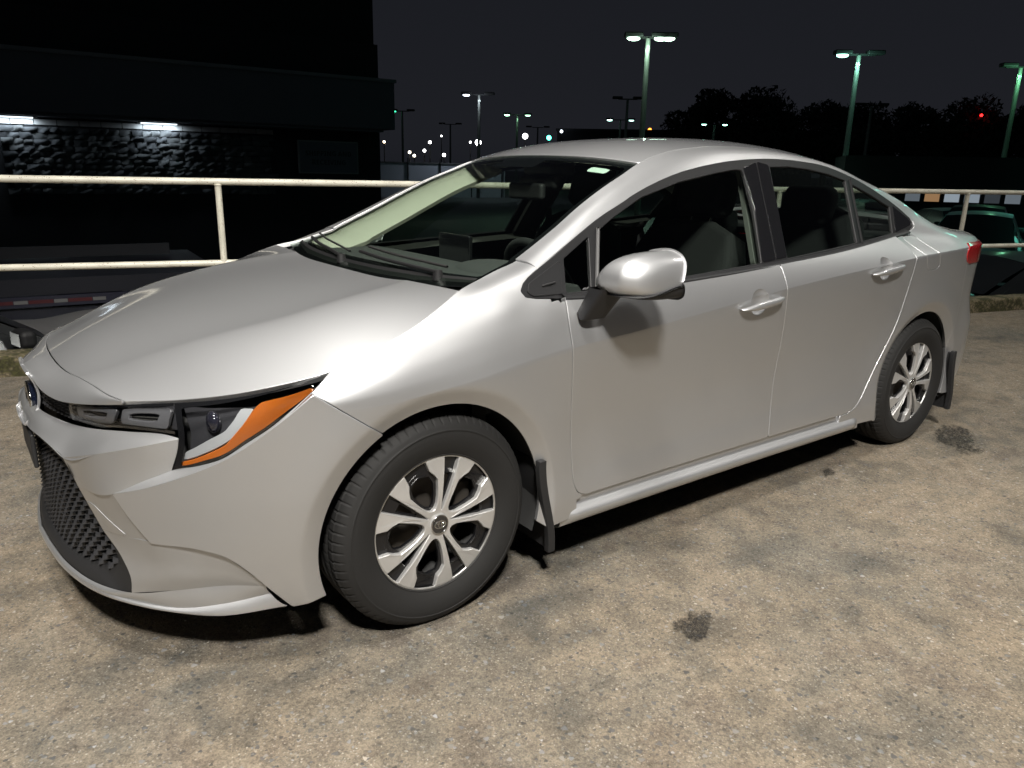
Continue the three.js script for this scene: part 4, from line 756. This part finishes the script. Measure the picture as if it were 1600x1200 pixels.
// lower yard, retaining wall, kerb
const asphalt = std(rgb(.045, .046, .048), .9);
struct(mesh('lower_yard', new THREE.PlaneGeometry(1600, 1600).rotateX(-Math.PI / 2).translate(0, LOW, 0), asphalt));
function prism(t0, t1, n0, n1, y0, y1, seg, wob = 0) {
  const P = [], UV = [], I = [], prof = [[n0, y0], [n0, y1 - .022], [n0 + .014, y1 - .004], [n0 + .03, y1], [n1 - .02, y1], [n1, y1 - .02], [n1, y0]];
  for (let i = 0; i <= seg; i++) { const t = lerp(t0, t1, i / seg); for (let k = 0; k < prof.length; k++) { const w = wob && k > 0 && k < 6 ? wob * (rnd() - .5) : 0, [x, z] = kp(t, prof[k][0] + w); P.push(x, prof[k][1] + w * .8, z); UV.push(t, prof[k][1] + prof[k][0]); } }
  const w = prof.length; for (let i = 0; i < seg; i++) for (let k = 0; k < w - 1; k++) { const a = i * w + k; I.push(a, a + 1, a + w, a + 1, a + w + 1, a + w); }
  const g = new THREE.BufferGeometry(); g.setAttribute('position', new THREE.Float32BufferAttribute(P, 3)); g.setAttribute('uv', new THREE.Float32BufferAttribute(UV, 2)); g.setIndex(I); g.computeVertexNormals(); return g;
}
const mossTex = noiseTex(256, (() => { const a = tileNoise(12, 71), b = tileNoise(60, 72), c = tileNoise(128, 73); return (i, j) => { const u = i / 256, v = j / 256, k = .55 * a(u, v) + .3 * b(u, v) + .15 * c(u, v), m = sstep(.42, .62, k), g = .75 + .5 * (c(u, v) - .5); return [lerp(140, 78, m) * g, lerp(128, 76, m) * g, lerp(100, 42, m) * g]; }; })(), true);
const kerbMat = new THREE.MeshStandardMaterial({ map: mossTex, bumpMap: mossTex, bumpScale: .004, roughness: .92, side: THREE.DoubleSide });
struct(mesh('kerb', prism(-30, 60, 0, .20, -.02, .13, 900, .006), kerbMat));
struct(mesh('retaining_wall', prism(-30, 60, .17, .26, LOW - .05, -.03, 30), std(rgb(.09, .088, .08), .9)));
// white pipe railing on the kerb
{
  const chips = noiseTex(512, (() => { const a = tileNoise(90, 81), b = tileNoise(200, 82), c = tileNoise(9, 83); return (i, j) => { const u = i / 512, v = j / 512, m = a(u, v) * .6 + b(u, v) * .4 > .79 ? 1 : 0, d = .94 + .12 * (c(u, v) - .5); return m ? [120, 96, 70] : [236 * d, 232 * d, 215 * d]; }; })(), true);
  const white = new THREE.MeshPhysicalMaterial({ map: chips, roughness: .45, clearcoat: .25, clearcoatRoughness: .3, side: THREE.DoubleSide });
  const rail = group('pipe_railing', 'white painted two-rail pipe railing on the kerb behind the sedan', 'railing');
  const line = (y, r) => { const a = kp(-30, .10), b = kp(60, .10), g = tube([[a[0], y, a[1]], [(a[0] + b[0]) / 2, y, (a[1] + b[1]) / 2], [b[0], y, b[1]]], r, 20, 60); const u = g.attributes.uv; for (let i = 0; i < u.count; i++) u.setXY(i, u.getX(i) * 90 / .6, u.getY(i) * .22); return g; };
  mesh('top_rail', line(1.158, .0215), white, rail); mesh('lower_rail', line(.645, .0205), white, rail);
  for (let k = -3; k < 9; k++) { const t = (.44 - K0[0]) / KD[0] + k * 2.22, [x, z] = kp(t, .10); const post = mesh('post', tube([[x, .10, z], [x, .6, z], [x, 1.15, z]], .0205, 18, 10), white, rail); const w1 = new THREE.TorusGeometry(.0215, .004, 8, 20); w1.rotateX(Math.PI / 2); w1.translate(x, 1.137, z); mesh('weld', w1, white, post); }
}
// ---------- lamps over the lot (outside the frame) ----------
const warm = new THREE.Color(1.0, .962, .90);
const lotMast = (name, label, foot, heads) => {
  const m = group(name, label, 'lamp post', [foot[0], 0, foot[1]]);
  const dark = std(rgb(.03, .032, .03), .5, .4), glow = new THREE.MeshStandardMaterial({ color: 0x000000, emissive: warm, emissiveIntensity: 9 });
  mesh('pole', new THREE.CylinderGeometry(.07, .10, 7.4, 16).translate(0, 3.7, 0), dark, m); mesh('base', new THREE.CylinderGeometry(.22, .25, .5, 20).translate(0, .25, 0), std(rgb(.3, .3, .28), .9), m);
  for (const [x, y, z, I, tx, tz, ang, pen] of heads) {
    const dx = x - foot[0], dz = z - foot[1];
    mesh('arm', tube([[0, 7.35, 0], [dx * .5, 7.45, dz * .5], [dx, y + .14, dz]], .035, 8, 12), dark, m);
    const h = mesh('lamp_head', box(.62, .16, .40, dx, y + .11, dz, .05), dark, m); mesh('lamp_lens', box(.50, .012, .30, dx, y + .022, dz), glow, h);
    const s = new THREE.SpotLight(warm, I, 0, ang, pen, 2); s.position.set(x, y, z); s.target.position.set(tx, 0, tz); s.castShadow = true; s.shadow.radius = 22; scene.add(s, s.target);
  }
};
lotMast('lot_mast', 'dark steel lot mast with long lamp arms over the parked sedan', [-2.9, 6.2], [[-2.4, 6.7, 5.4, 420, .1, 1.2, .68, 1], [-1.2, 6.9, 1.9, 112, -.6, 1.2, .85, 1], [1.0, 7.2, -1.3, 38, .6, -.8, 1.1, .7], [7.6, 7.0, 2.4, 70, 6.6, 1.4, .95, .9]]);
// ---------- dark block building with canopy ----------
{
  const wallM = std(rgb(.012, .013, .016), .95), capM = std(rgb(.075, .08, .10), .85);
  const b = group('stone_building', 'dark split-face stone building with canopy fascia behind the railing', 'building');
  b.rotation.y = -.05;
  mesh('wall', box(26, 5.0, 6, -6.0, LOW + 2.5, -17.8), wallM, b);
  mesh('upper_wall', box(26, 7, 6, -6.05, 6.9, -17.9), std(rgb(.008, .009, .011), .95), b);
  const can = mesh('canopy', merge([box(27.0, 1.0, 1.35, -6.45, 2.58, -14.74), box(26.6, .06, 1.2, -6.5, 2.05, -14.74)]), capM, b);
  mesh('canopy_cap', box(27.08, .07, 1.43, -6.45, 3.115, -14.74), std(rgb(.12, .125, .14), .7), can);
  // split-face stones in courses on the wall, worn uneven
  const sg = []; for (let v = 0; v < 8; v++) { const g = new THREE.BoxGeometry(1, 1, 1, 3, 2, 1), p = g.attributes.position; const off = new Map(); for (let i = 0; i < p.count; i++) { if (p.getZ(i) < .2) continue; const k = p.getX(i).toFixed(2) + p.getY(i).toFixed(2); if (!off.has(k)) off.set(k, [rr(-.35, .25), rr(-.06, .06), rr(-.1, .1)]); const [dz, dx, dy] = off.get(k), e = Math.abs(p.getX(i)) > .49 || Math.abs(p.getY(i)) > .49; p.setZ(i, p.getZ(i) + dz * (e ? .9 : 1.2) - (e ? .3 : 0)); if (!e) { p.setX(i, p.getX(i) + dx); p.setY(i, p.getY(i) + dy); } } g.computeVertexNormals(); sg.push(g); }
  const sm = [std(rgb(.046, .05, .056), .95), std(rgb(.034, .037, .042), .95), std(rgb(.062, .066, .07), .95)];
  let n = 0;
  for (let r = 0; r < 11; r++) {
    let x = -.55 + (r % 2) * .11; while (x < 4.35 && n < 300) { const w = rr(.15, .26), h = .104, y = 1.80 - r * .112; const o = mesh('stone', sg[Math.floor(rnd() * 8)], sm[Math.floor(rnd() * 3)], b); o.position.set(x + w / 2, y + rr(-.01, .01), -14.79 + rr(0, .02)); o.rotation.z = rr(-.06, .06); o.scale.set(w - .004, h * rr(.85, 1.15), rr(.05, .12)); n++; x += w; }
  }
  for (let i = 0; i < 14; i++) { const o = mesh('block', new THREE.BoxGeometry(.36, .10, .03), std(rgb(.24, .245, .25), .9), b); o.position.set(-.55 + i * .372, 1.935, -14.785); }
  // strip lamps tucked under the canopy
  const cool = new THREE.Color(.80, .92, 1.0);
  for (const [x, lab] of [[.40, 'first'], [2.88, 'second']]) {
    const l = group('strip_lamp', x < 1 ? 'lit white strip lamp under the canopy at the frame end of the stone wall' : 'lit white strip lamp under the canopy above the rough stones', 'lamp', [x, 2.0, -14.655 + .05 * x], -.05);
    mesh('fitting', box(.80, .05, .16, 0, .03, 0), std(rgb(.05, .05, .05), .6), l); mesh('tube', box(.66, .018, .09, 0, -.005, 0), new THREE.MeshStandardMaterial({ color: 0, emissive: cool, emissiveIntensity: 2.2 }), l);
    const a = new THREE.RectAreaLight(cool, 70, .66, .07); a.position.set(x, 1.975, -14.655 + .05 * x); a.lookAt(x, 0, -14.9 + .05 * x); scene.add(a);
  }
  // notice board
  const s = group('dock_sign', 'framed unlit sign board on the dark wall below the canopy', 'sign', [6.42, 1.44, -14.43], -.05);
  const cv = document.createElement('canvas'); cv.width = 512; cv.height = 256; const c = cv.getContext('2d'); c.fillStyle = '#4a4e5c'; c.fillRect(0, 0, 512, 256); c.fillStyle = '#0d0f16'; c.font = 'bold 58px sans-serif'; c.textAlign = 'center'; c.fillText('SHIPPING AND', 256, 116); c.fillText('RECEIVING', 256, 190);
  const ct = new THREE.CanvasTexture(cv); ct.colorSpace = THREE.SRGBColorSpace;
  mesh('board', new THREE.PlaneGeometry(1.36, .66), new THREE.MeshStandardMaterial({ map: ct, roughness: .35 }), s).position.z = .024;
  mesh('board_backing', box(1.38, .68, .04), std(rgb(.06, .06, .07), .6), s); mesh('sign_frame', merge([box(1.42, .03, .05, 0, .345, .005), box(1.42, .03, .05, 0, -.345, .005), box(.03, .66, .05, .695, 0, .005), box(.03, .66, .05, -.695, 0, .005)]), std(rgb(.16, .16, .17), .5, .5), s);
}
// ---------- flatbed trailer with reflective tape, below the railing ----------
{
  const t = group('flatbed_trailer', 'dark flatbed trailer with red and white tape below the railing', 'trailer', [-1.6, LOW, -7.0], -.10);
  mesh('deck', box(6.2, .16, 2.3, 0, 1.12, -.4), std(rgb(.006, .007, .014), .6), t); mesh('side_rail', box(6.2, .10, .05, 0, .985, .78), std(rgb(.012, .013, .03), .5), t);
  mesh('bulkhead', box(5.6, .13, .06, 0, 1.29, -.9), std(rgb(.018, .02, .026), .7), t);
  for (let i = 0; i < 9; i++) { const m = mesh('reflective_tape', box(.21, .034, .004, -.95 + i * .335, .985, .808), std(rgb(.07, .004, .007), .5), t); mesh('reflective_tape', box(.115, .034, .004, -.95 + i * .335 + .168, .985, .808), std(rgb(.16, .16, .16), .5), t); }
  for (const x of [-2.3, -1.5, 1.9]) for (const z of [.6, -1.4]) { const w = new THREE.CylinderGeometry(.45, .45, .24, 32); w.rotateX(Math.PI / 2); w.translate(x, .45, z); mesh('wheel', w, rubber, t); }
  mesh('skirt', box(4.6, .62, .04, .2, .60, .72), std(rgb(.006, .008, .02), .5), t);
}
// ---------- parked cars of the lower yard ----------
const parkGlass = std(rgb(.012, .014, .015), .28);
function parkedCar(label, pos, turn, col, kind, grp = 'cars parked in the lower yard') {
  const suv = kind === 'suv', c = group('parked_car', label, 'car', pos, turn, grp), body = std(col, .5, .1, { clearcoat: .4, clearcoatRoughness: .15 });
  const L = suv ? 4.6 : 4.65, H = suv ? 1.66 : 1.44, W = .90;
  // length -L/2 (nose) .. L/2
  const belt = cspl([-L / 2, -L / 2 + .15, -1.2, -.6, .6, 1.7, L / 2 - .1, L / 2], suv ? [.62, .86, .98, 1.02, 1.05, 1.07, 1.05, .8] : [.55, .72, .86, .92, .95, 1.0, .99, .78]);
  const half2 = cspl([-L / 2, -L / 2 + .25, -L / 2 + .7, 0, L / 2 - .7, L / 2 - .2, L / 2], [.55, .74, .86, W, .88, .78, .62]);
  const shell = grid(60, 28, (u, v) => { const x = lerp(-L / 2, L / 2, u), a = v * Math.PI, yb = .24 + .06 * (Math.abs(2 * u - 1) ** 6), yt = belt(x), w = half2(x), y0 = (yb + yt) / 2; const cx = Math.cos(a), sy = Math.sin(a); return [x, sy < 1e-3 && false ? y0 : yb + (yt - yb) * Math.pow(sy, .38), -w * Math.sign(cx) * Math.pow(Math.abs(cx), .42)]; });
  let lower = clip(shell, (a, b, p) => Math.abs(p[2]) < .5 ? 1 : Math.min(Math.hypot(p[0] + L / 2 - .9, p[1] - .33) - .37, Math.hypot(p[0] - L / 2 + .95, p[1] - .33) - .37));
  mesh('body', geom(lower, .02), body, c);
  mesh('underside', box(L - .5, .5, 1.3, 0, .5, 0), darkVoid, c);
  const gx = suv ? [-.95, -.25, 1.75, 2.15] : [-.90, -.05, 1.10, 1.85];
  const roofY = (t) => H - .02 - .10 * Math.pow(Math.abs(2 * t - .9), 2.2), gw = (x) => half2(x) * .93;
  const ribs = [[gx[0], gx[1]], [gx[1], gx[2]], [gx[2], gx[3]]];
  const roofG = grid(20, 12, (u, v) => { const x = lerp(gx[1], gx[2], u), w = v * 2 - 1; return [x, H - .05 * w * w - .03 * Math.pow(2 * u - 1, 2), w * .60]; }, true);
  mesh('roof', geom(roofG, .03), body, c);
  const wind = (x0, x1, y0z) => loft([[x0, belt(x0) - .01, -.74], [x0 - .08 * Math.sign(x1 - x0), belt(x0) - .005, 0], [x0, belt(x0) - .01, .74]], [[x1, H - .08, -.60], [x1, H - .03, 0], [x1, H - .08, .60]], 14, 8, .02, [0, 1, 0]);
  mesh('windscreen', geom(wind(gx[0], gx[1])), parkGlass, c); mesh('rear_window', geom(wind(gx[3], gx[2])), parkGlass, c);
  for (const s of [-1, 1]) {
    const side = loft([[gx[0], belt(gx[0]) - .01, s * gw(gx[0])], [.4, belt(.4), s * gw(.4)], [gx[3], belt(gx[3]) - .01, s * gw(gx[3])]], [[gx[1], H - .08, s * .60], [.5, H - .06, s * .605], [gx[2], H - .08, s * .60]], 30, 10, .015, [0, 0, s]);
    mesh('side_window', geom(side), parkGlass, c);
    for (const [a, b] of [[0, .06], [.46, .54], [.94, 1]]) mesh('pillar', geom(clip(offset(side, .006 * -s), (u, v) => Math.min(u - a, b - u) + 1e-4), .01), body, c);
    const mi = box(.12, .14, .22, gx[0] + .30, belt(gx[0] + .3) + .08, s * 1.0, .045); const mm = mesh('door_mirror', mi, blackPlastic, c); mesh('mirror_glass', box(.004, .10, .18, gx[0] + .361, belt(gx[0] + .3) + .08, s * 1.0), std(rgb(.35, .38, .38), .06, 1), mm);
    const hl = new THREE.SphereGeometry(1, 16, 10); hl.scale(.13, .055, .17); hl.translate(-L / 2 + .17, belt(-L / 2 + .15) - .09, s * .60); mesh('headlamp', hl, std(rgb(.55, .58, .6), .1, .1, { clearcoat: 1 }), c);
    const tl = new THREE.SphereGeometry(1, 16, 10); tl.scale(.09, .09, .16); tl.translate(L / 2 - .10, belt(L / 2 - .2) - .12, s * .62); mesh('tail_lamp', tl, redLens, c);
  }
  mesh('grille', box(.05, .18, .85, -L / 2 + .03, .50, 0, .02), blackPlastic, c);
  for (const x of [-L / 2 + .9, L / 2 - .95]) for (const s of [-1, 1]) { const g = new THREE.CylinderGeometry(.33, .33, .22, 36); g.rotateX(Math.PI / 2); g.translate(x, .33, s * .76); const w = mesh('wheel', g, rubber, c); const rim = new THREE.CylinderGeometry(.21, .21, .235, 10); rim.rotateX(Math.PI / 2); rim.translate(x, .33, s * .76); mesh('rim', rim, rimSilver, w); }
  return c;
}
parkedCar('pale parked car with black mirror just below the kerb by the trailer', [-1.42, LOW, -5.05], Math.PI + .25, rgb(.24, .24, .24), 'sedan');
parkedCar('near dark parked sedan right below the kerb end behind the sedan tail', [10.6, LOW, -1.15], 2.75, rgb(.030, .045, .045), 'sedan');
parkedCar('pale suv parked behind the near dark sedan in the lower yard', [16.6, LOW, -4.6], .35, rgb(.45, .48, .48), 'suv');
parkedCar('pale suv parked beside another pale suv under the teal lamp', [19.0, LOW, -3.1], .35, rgb(.5, .52, .52), 'suv');
parkedCar('grey car in the second row of the lower yard', [19.0, LOW, -8.0], .35, rgb(.2, .22, .22), 'sedan');
parkedCar('black suv in the second row of the lower yard', [21.4, LOW, -6.6], .35, rgb(.02, .02, .022), 'suv');
parkedCar('silver car in the second row beyond the pale suvs', [23.8, LOW, -5.0], .35, rgb(.45, .46, .46), 'sedan');
parkedCar('dark car in the row before the lit storefront', [22.0, LOW, -9.6], .95, rgb(.03, .035, .04), 'suv');
parkedCar('white car in the row before the lit storefront', [24.6, LOW, -8.4], .95, rgb(.4, .42, .42), 'sedan');
// ---------- lamp posts of the far yards ----------
const poleM = std(rgb(.16, .17, .155), .6, .2), headM = std(rgb(.012, .012, .012), .6);
const glowM = {}; const glowOf = (c, k) => { const key = c + k; return glowM[key] || (glowM[key] = new THREE.MeshStandardMaterial({ color: 0, emissive: new THREE.Color(c), emissiveIntensity: k })); };
function yardLamp(label, [x, y, z], heads, col, I, grp, ang = 1.25) {
  const g = group('lamp_post', label, 'lamp post', [x, LOW, z], 0, grp), H = y - LOW;
  mesh('pole', new THREE.CylinderGeometry(.10, .15, H - .15, 12).translate(0, (H - .15) / 2, 0), poleM, g);
  // heads are shoe boxes either side along the view-independent yard axis
  const ax = [.76, .65];
  mesh('arm', (() => { const q = box(1.5, .09, .09, 0, H - .12, 0); q.rotateY(-Math.atan2(ax[1], ax[0])); return q; })(), headM, g);
  for (const [k, lit] of heads) {
    const hx = ax[0] * k, hz = ax[1] * k, q = box(.80, .2, .44, 0, 0, 0, .06); q.rotateY(-Math.atan2(ax[1], ax[0])); q.translate(hx, H - .02, hz); const h = mesh('lamp_head', q, headM, g);
    if (lit) { const e = new THREE.SphereGeometry(1, 16, 10); e.scale(.28, .10, .18); e.rotateY(-Math.atan2(ax[1], ax[0])); e.translate(hx, H - .15, hz); mesh('lamp_lens', e, glowOf(col, lit), h); }
  }
  if (I) { const s = new THREE.SpotLight(new THREE.Color(col), I, 0, ang, .5, 2); s.position.set(x, y - .34, z); s.target.position.set(x, LOW, z); s.castShadow = true; s.shadow.radius = 8; scene.add(s, s.target); const p = new THREE.PointLight(new THREE.Color(col), I * .02, 6, 2); p.position.set(x - .5, y - .6, z + .5); scene.add(p); }
}
yardLamp('teal yard lamp post beside the parked suvs outside the railing end', [20.5, 6.9, -1.2], [[-.8, 6], [.8, 6]], '#7dffe0', 520, 'lamp posts standing in the far yards', .72);
const G1 = 'lamp posts standing in the far yards';
yardLamp('tall lamp post with three lit pale green heads', [24.5, 6.9, -22.1], [[-.62, 7], [.52, 7], [.85, 6]], '#d2ffe2', 300, G1);
yardLamp('tall lamp post with one lit teal head and one dark head', [34.9, 6.9, -18.5], [[-.75, 7], [.75, 0]], '#a8ffe4', 300, G1);
yardLamp('tall lamp post with green-lit pole before the dark trees', [44.2, 6.9, -15.1], [[-.6, 0], [.75, 3]], '#8af0b4', 300, G1);
yardLamp('far lamp post with its pale head lit on one arm only', [34.4, 6.9, -49.3], [[-1.0, 5], [.8, 0]], '#e4f0ff', 150, G1);
yardLamp('far lamp post with two pale green heads lit', [49.9, 6.9, -64.8], [[-1.1, 6], [1.1, 4]], '#b6ffd0', 60, G1);
yardLamp('far lamp post with a small green head beside the building canopy', [39.3, 6.9, -70.5], [[-.9, 4], [.9, 0]], '#39e6a0', 0, G1);
yardLamp('unlit twin-head lamp post beyond the white wall', [55.4, 6.9, -86.7], [[-1.1, 0], [1.1, 0]], '#ffffff', 0, G1);
yardLamp('unlit lamp post close behind the tall three-head post', [44.3, 6.9, -43.0], [[-.8, 0], [.8, 0]], '#ffffff', 0, G1);
yardLamp('unlit lamp post before the dark tree line', [60.5, 6.9, -31.8], [[-.9, 0], [.9, 0]], '#ffffff', 0, G1);
yardLamp('distant lamp post with two lit heads seen over the roof', [61.7, 6.9, -61.4], [[-1.2, 8], [1.2, 4]], '#c2fff0', 0, G1);
yardLamp('distant lamp post with two teal heads before the first trees', [73.4, 6.9, -57.8], [[-1.2, 7], [1.2, 7]], '#a8ffe0', 0, G1);
yardLamp('small distant lamp post with two teal heads before the tree line', [117.1, 6.9, -69.6], [[-1.6, 10], [1.6, 10]], '#80ffe6', 0, G1);
yardLamp('unlit distant lamp post over the windscreen top', [66.5, 6.9, -82.1], [[-1.2, 0], [1.2, 0]], '#ffffff', 0, G1);
// ---------- far small lights on short posts ----------
for (const [x, y, z, r, c, k, lab] of FARL()) {
  const g = group('street_light', lab, 'street light', [x, LOW, z], 0, 'small lights of the town'); mesh('pole', new THREE.CylinderGeometry(.07, .1, y - LOW, 6).translate(0, (y - LOW) / 2, 0), headM, g); mesh('bulb', new THREE.SphereGeometry(r, 12, 8).translate(0, y - LOW, 0), glowOf(c, k), g);
}
function FARL() { return [
  [81.9, 5.9, -119.0, 0.55, '#ffffff', 14, 'brightest white street light beside the pale-headed far lamp post'],
  [89.0, 7.2, -114.0, 0.5, '#ffffff', 14, 'bright white street light between two far lamp posts'],
  [92.5, 7.0, -111.3, 0.42, '#50ffd0', 9, 'teal street light between two white ones'],
  [98.0, 7.4, -107.3, 0.46, '#ffffff', 14, 'bright white street light at the roof edge of the sedan'],
  [61.1, 3.5, -107.8, 0.22, '#fff4e0', 8, 'dim warm light over the pale wall near the canopy'],
  [61.6, 3.0, -107.2, 0.22, '#fff4e0', 8, 'dim warm light just below another over the pale wall'],
  [63.0, 3.8, -106.4, 0.24, '#ffffff', 8, 'dim white light over the middle of the pale wall'],
  [63.9, 5.1, -106.2, 0.24, '#ffffff', 8, 'dim white light high over the pale wall'],
  [65.4, 3.2, -104.4, 0.26, '#ffffff', 8, 'dim white light at the end of the pale wall'],
  [58.1, 5.0, -110.6, 0.2, '#ffe8c0', 6, 'faint light hard by the canopy end'],
  [92.1, 7.7, -85.7, 0.3, '#ff8a30', 6, 'small orange light over the sedan roof'],
  [80.9, 7.2, -94.1, 0.22, '#e8f4ff', 8, 'small pale light over the windscreen top'],
  [159.9, 5.6, -72.8, 0.55, '#eef6ff', 14, 'bright white light among the dark trees'],
  [162.6, 5.1, -70.6, 0.3, '#ff9a40', 9, 'orange light among the dark trees'],
  [154.0, 3.2, -76.4, 0.3, '#ffe0a0', 9, 'yellow light low before the trees'],
  [167.1, 5.8, -67.5, 0.22, '#ffffff', 8, 'faint white light beside the dark trees'],
  [121.1, 10.1, -49.0, 0.2, '#ff2020', 6, 'red beacon over the tree tops'],
  [157.9, 9.0, -75.5, 0.16, '#dfffe8', 6, 'faint greenish light in the dark trees'],
  [76.6, 6.9, -123.3, 0.16, '#ffffff', 8, 'tiny white light over the pale wall far off'],
  [80.7, 5.9, -119.8, 0.2, '#ffffff', 8, 'tiny white light next to the brightest street light']]; }
// ---------- white wall and low buildings ----------
{
  const w = group('white_wall', 'long pale panel wall beyond the stone building corner', 'wall', [31, LOW, -52], -.22); mesh('panel', box(14, 2.6, .2, 0, 1.3, 0), std(rgb(.40, .42, .47), .9), w); mesh('coping', box(14.1, .1, .3, 0, 2.64, 0), std(rgb(.10, .10, .10), .9), w);
  for (let i = 0; i < 6; i++) mesh('post', box(.08, 3.0, .08, -6.8 + i * 2.7, 1.5, .16), headM, w);
  const f = group('storefront', 'low storefront with a row of lit windows behind the parked cars', 'building', [34, LOW, -11.0], -.95);
  mesh('wall', box(12, 3.2, 5, 0, 1.6, -2.6), std(rgb(.03, .035, .035), .9), f);
  for (let i = 0; i < 9; i++) { const p = mesh('window', box(.56, .42, .06, -3.2 + i * .74, 1.60, -.08), new THREE.MeshStandardMaterial({ color: 0x222222, emissive: new THREE.Color(i === 1 ? '#ffc890' : '#dff0ff'), emissiveIntensity: [.12, .25, .3, .26, .04, .14, .09, .06, .05][i] }), f); mesh('window_frame', merge([box(.62, .03, .08, -3.2 + i * .74, 1.825, -.06), box(.62, .03, .08, -3.2 + i * .74, 1.375, -.06), box(.03, .42, .08, -3.5 + i * .74, 1.60, -.06)]), headM, f); }
  const h = group('warehouse', 'long dark flat-roofed warehouse far over the sedan roof', 'building', [100, LOW, -86], -.8); mesh('wall', box(40, 8.5, 12, 0, 4.25, 0), std(rgb(.02, .022, .026), .95), h); mesh('parapet', box(40.4, .4, 12.4, 0, 8.6, 0), std(rgb(.03, .032, .036), .9), h);
}
// ---------- trees ----------
{
  const leaf = new THREE.MeshStandardMaterial({ color: rgb(.030, .042, .026), roughness: .9, side: THREE.DoubleSide }), bark = std(rgb(.05, .042, .035), .9);
  function tree(label, x, z, H, W, dense = 1) {
    const t = group('tree', label, 'tree', [x, LOW, z], 0, 'dark trees beyond the lower yard');
    const tr = [mesh && new THREE.CylinderGeometry(.12 * H / 10, .34 * H / 10, H * .75, 8).translate(0, H * .375, 0)];
    const clumps = []; const nb = 22;
    for (let i = 0; i < nb; i++) { const a = rr(0, 6.28), hh = rr(.28, .98) * H, r = W * .5 * Math.pow(rnd(), .5) * (1 - .55 * Math.pow(hh / H, 3)) * (hh < .4 * H ? .8 : 1); clumps.push([Math.cos(a) * r, hh, Math.sin(a) * r, rr(.14, .24) * W]); if (i < 9) { const p = clumps[i]; tr.push(tube([[0, p[1] * .55, 0], [p[0] * .5, p[1] * .8, p[2] * .5], [p[0], p[1], p[2]]], .05 * H / 10, 5, 6)); } }
    mesh('trunk', tr, bark, t);
    const P = [], Nn = Math.floor(5200 * dense);
    for (let i = 0; i < Nn; i++) {
      const c = clumps[i % nb]; let ux, uy, uz, l; do { ux = rr(-1, 1); uy = rr(-1, 1); uz = rr(-1, 1); l = Math.hypot(ux, uy, uz); } while (l > 1 || l < .05); const k = Math.pow(l, -.35) * c[3];
      const px = c[0] + ux * k * 1.15, py = c[1] + uy * k * .8, pz = c[2] + uz * k * 1.15, s = rr(.22, .55) * H / 11;
      for (let q = 0; q < 3; q++) P.push(px + rr(-s, s), py + rr(-s, s), pz + rr(-s, s));
    }
    const g = new THREE.BufferGeometry(); g.setAttribute('position', new THREE.Float32BufferAttribute(P, 3)); g.computeVertexNormals(); mesh('crown', g, leaf, t);
  }
  const D = [[92, -78, 11.5, 8], [94.5, -74.5, 13.6, 10], [99, -70.5, 13.2, 11], [103, -67.5, 10.6, 9], [107, -64, 11.8, 10], [110, -61, 12.0, 9], [114, -58.5, 11.6, 10], [118, -55, 12.3, 10], [122.5, -52, 12.8, 11], [126, -48.5, 11.2, 10], [130, -45.5, 11.6, 10], [134, -41, 11.0, 10]];
  const names = ['first round dark tree at the edge of the tree line', 'tallest dark tree beside the first one', 'wide dark tree next to the tallest one', 'low dark tree in the dip of the tree line', 'dark tree just after the dip', 'dark tree behind the teal lamp pole', 'dark tree in the middle of the tree line', 'dark tree with a broad crown', 'tall dark tree under the red beacon', 'dark tree after the tall one', 'dark tree near the green-lit pole', 'last dark tree beyond the green-lit pole'];
  D.forEach(([x, z, h, w], i) => tree(names[i], x, z, h, w));
}
renderer.render(scene, camera);
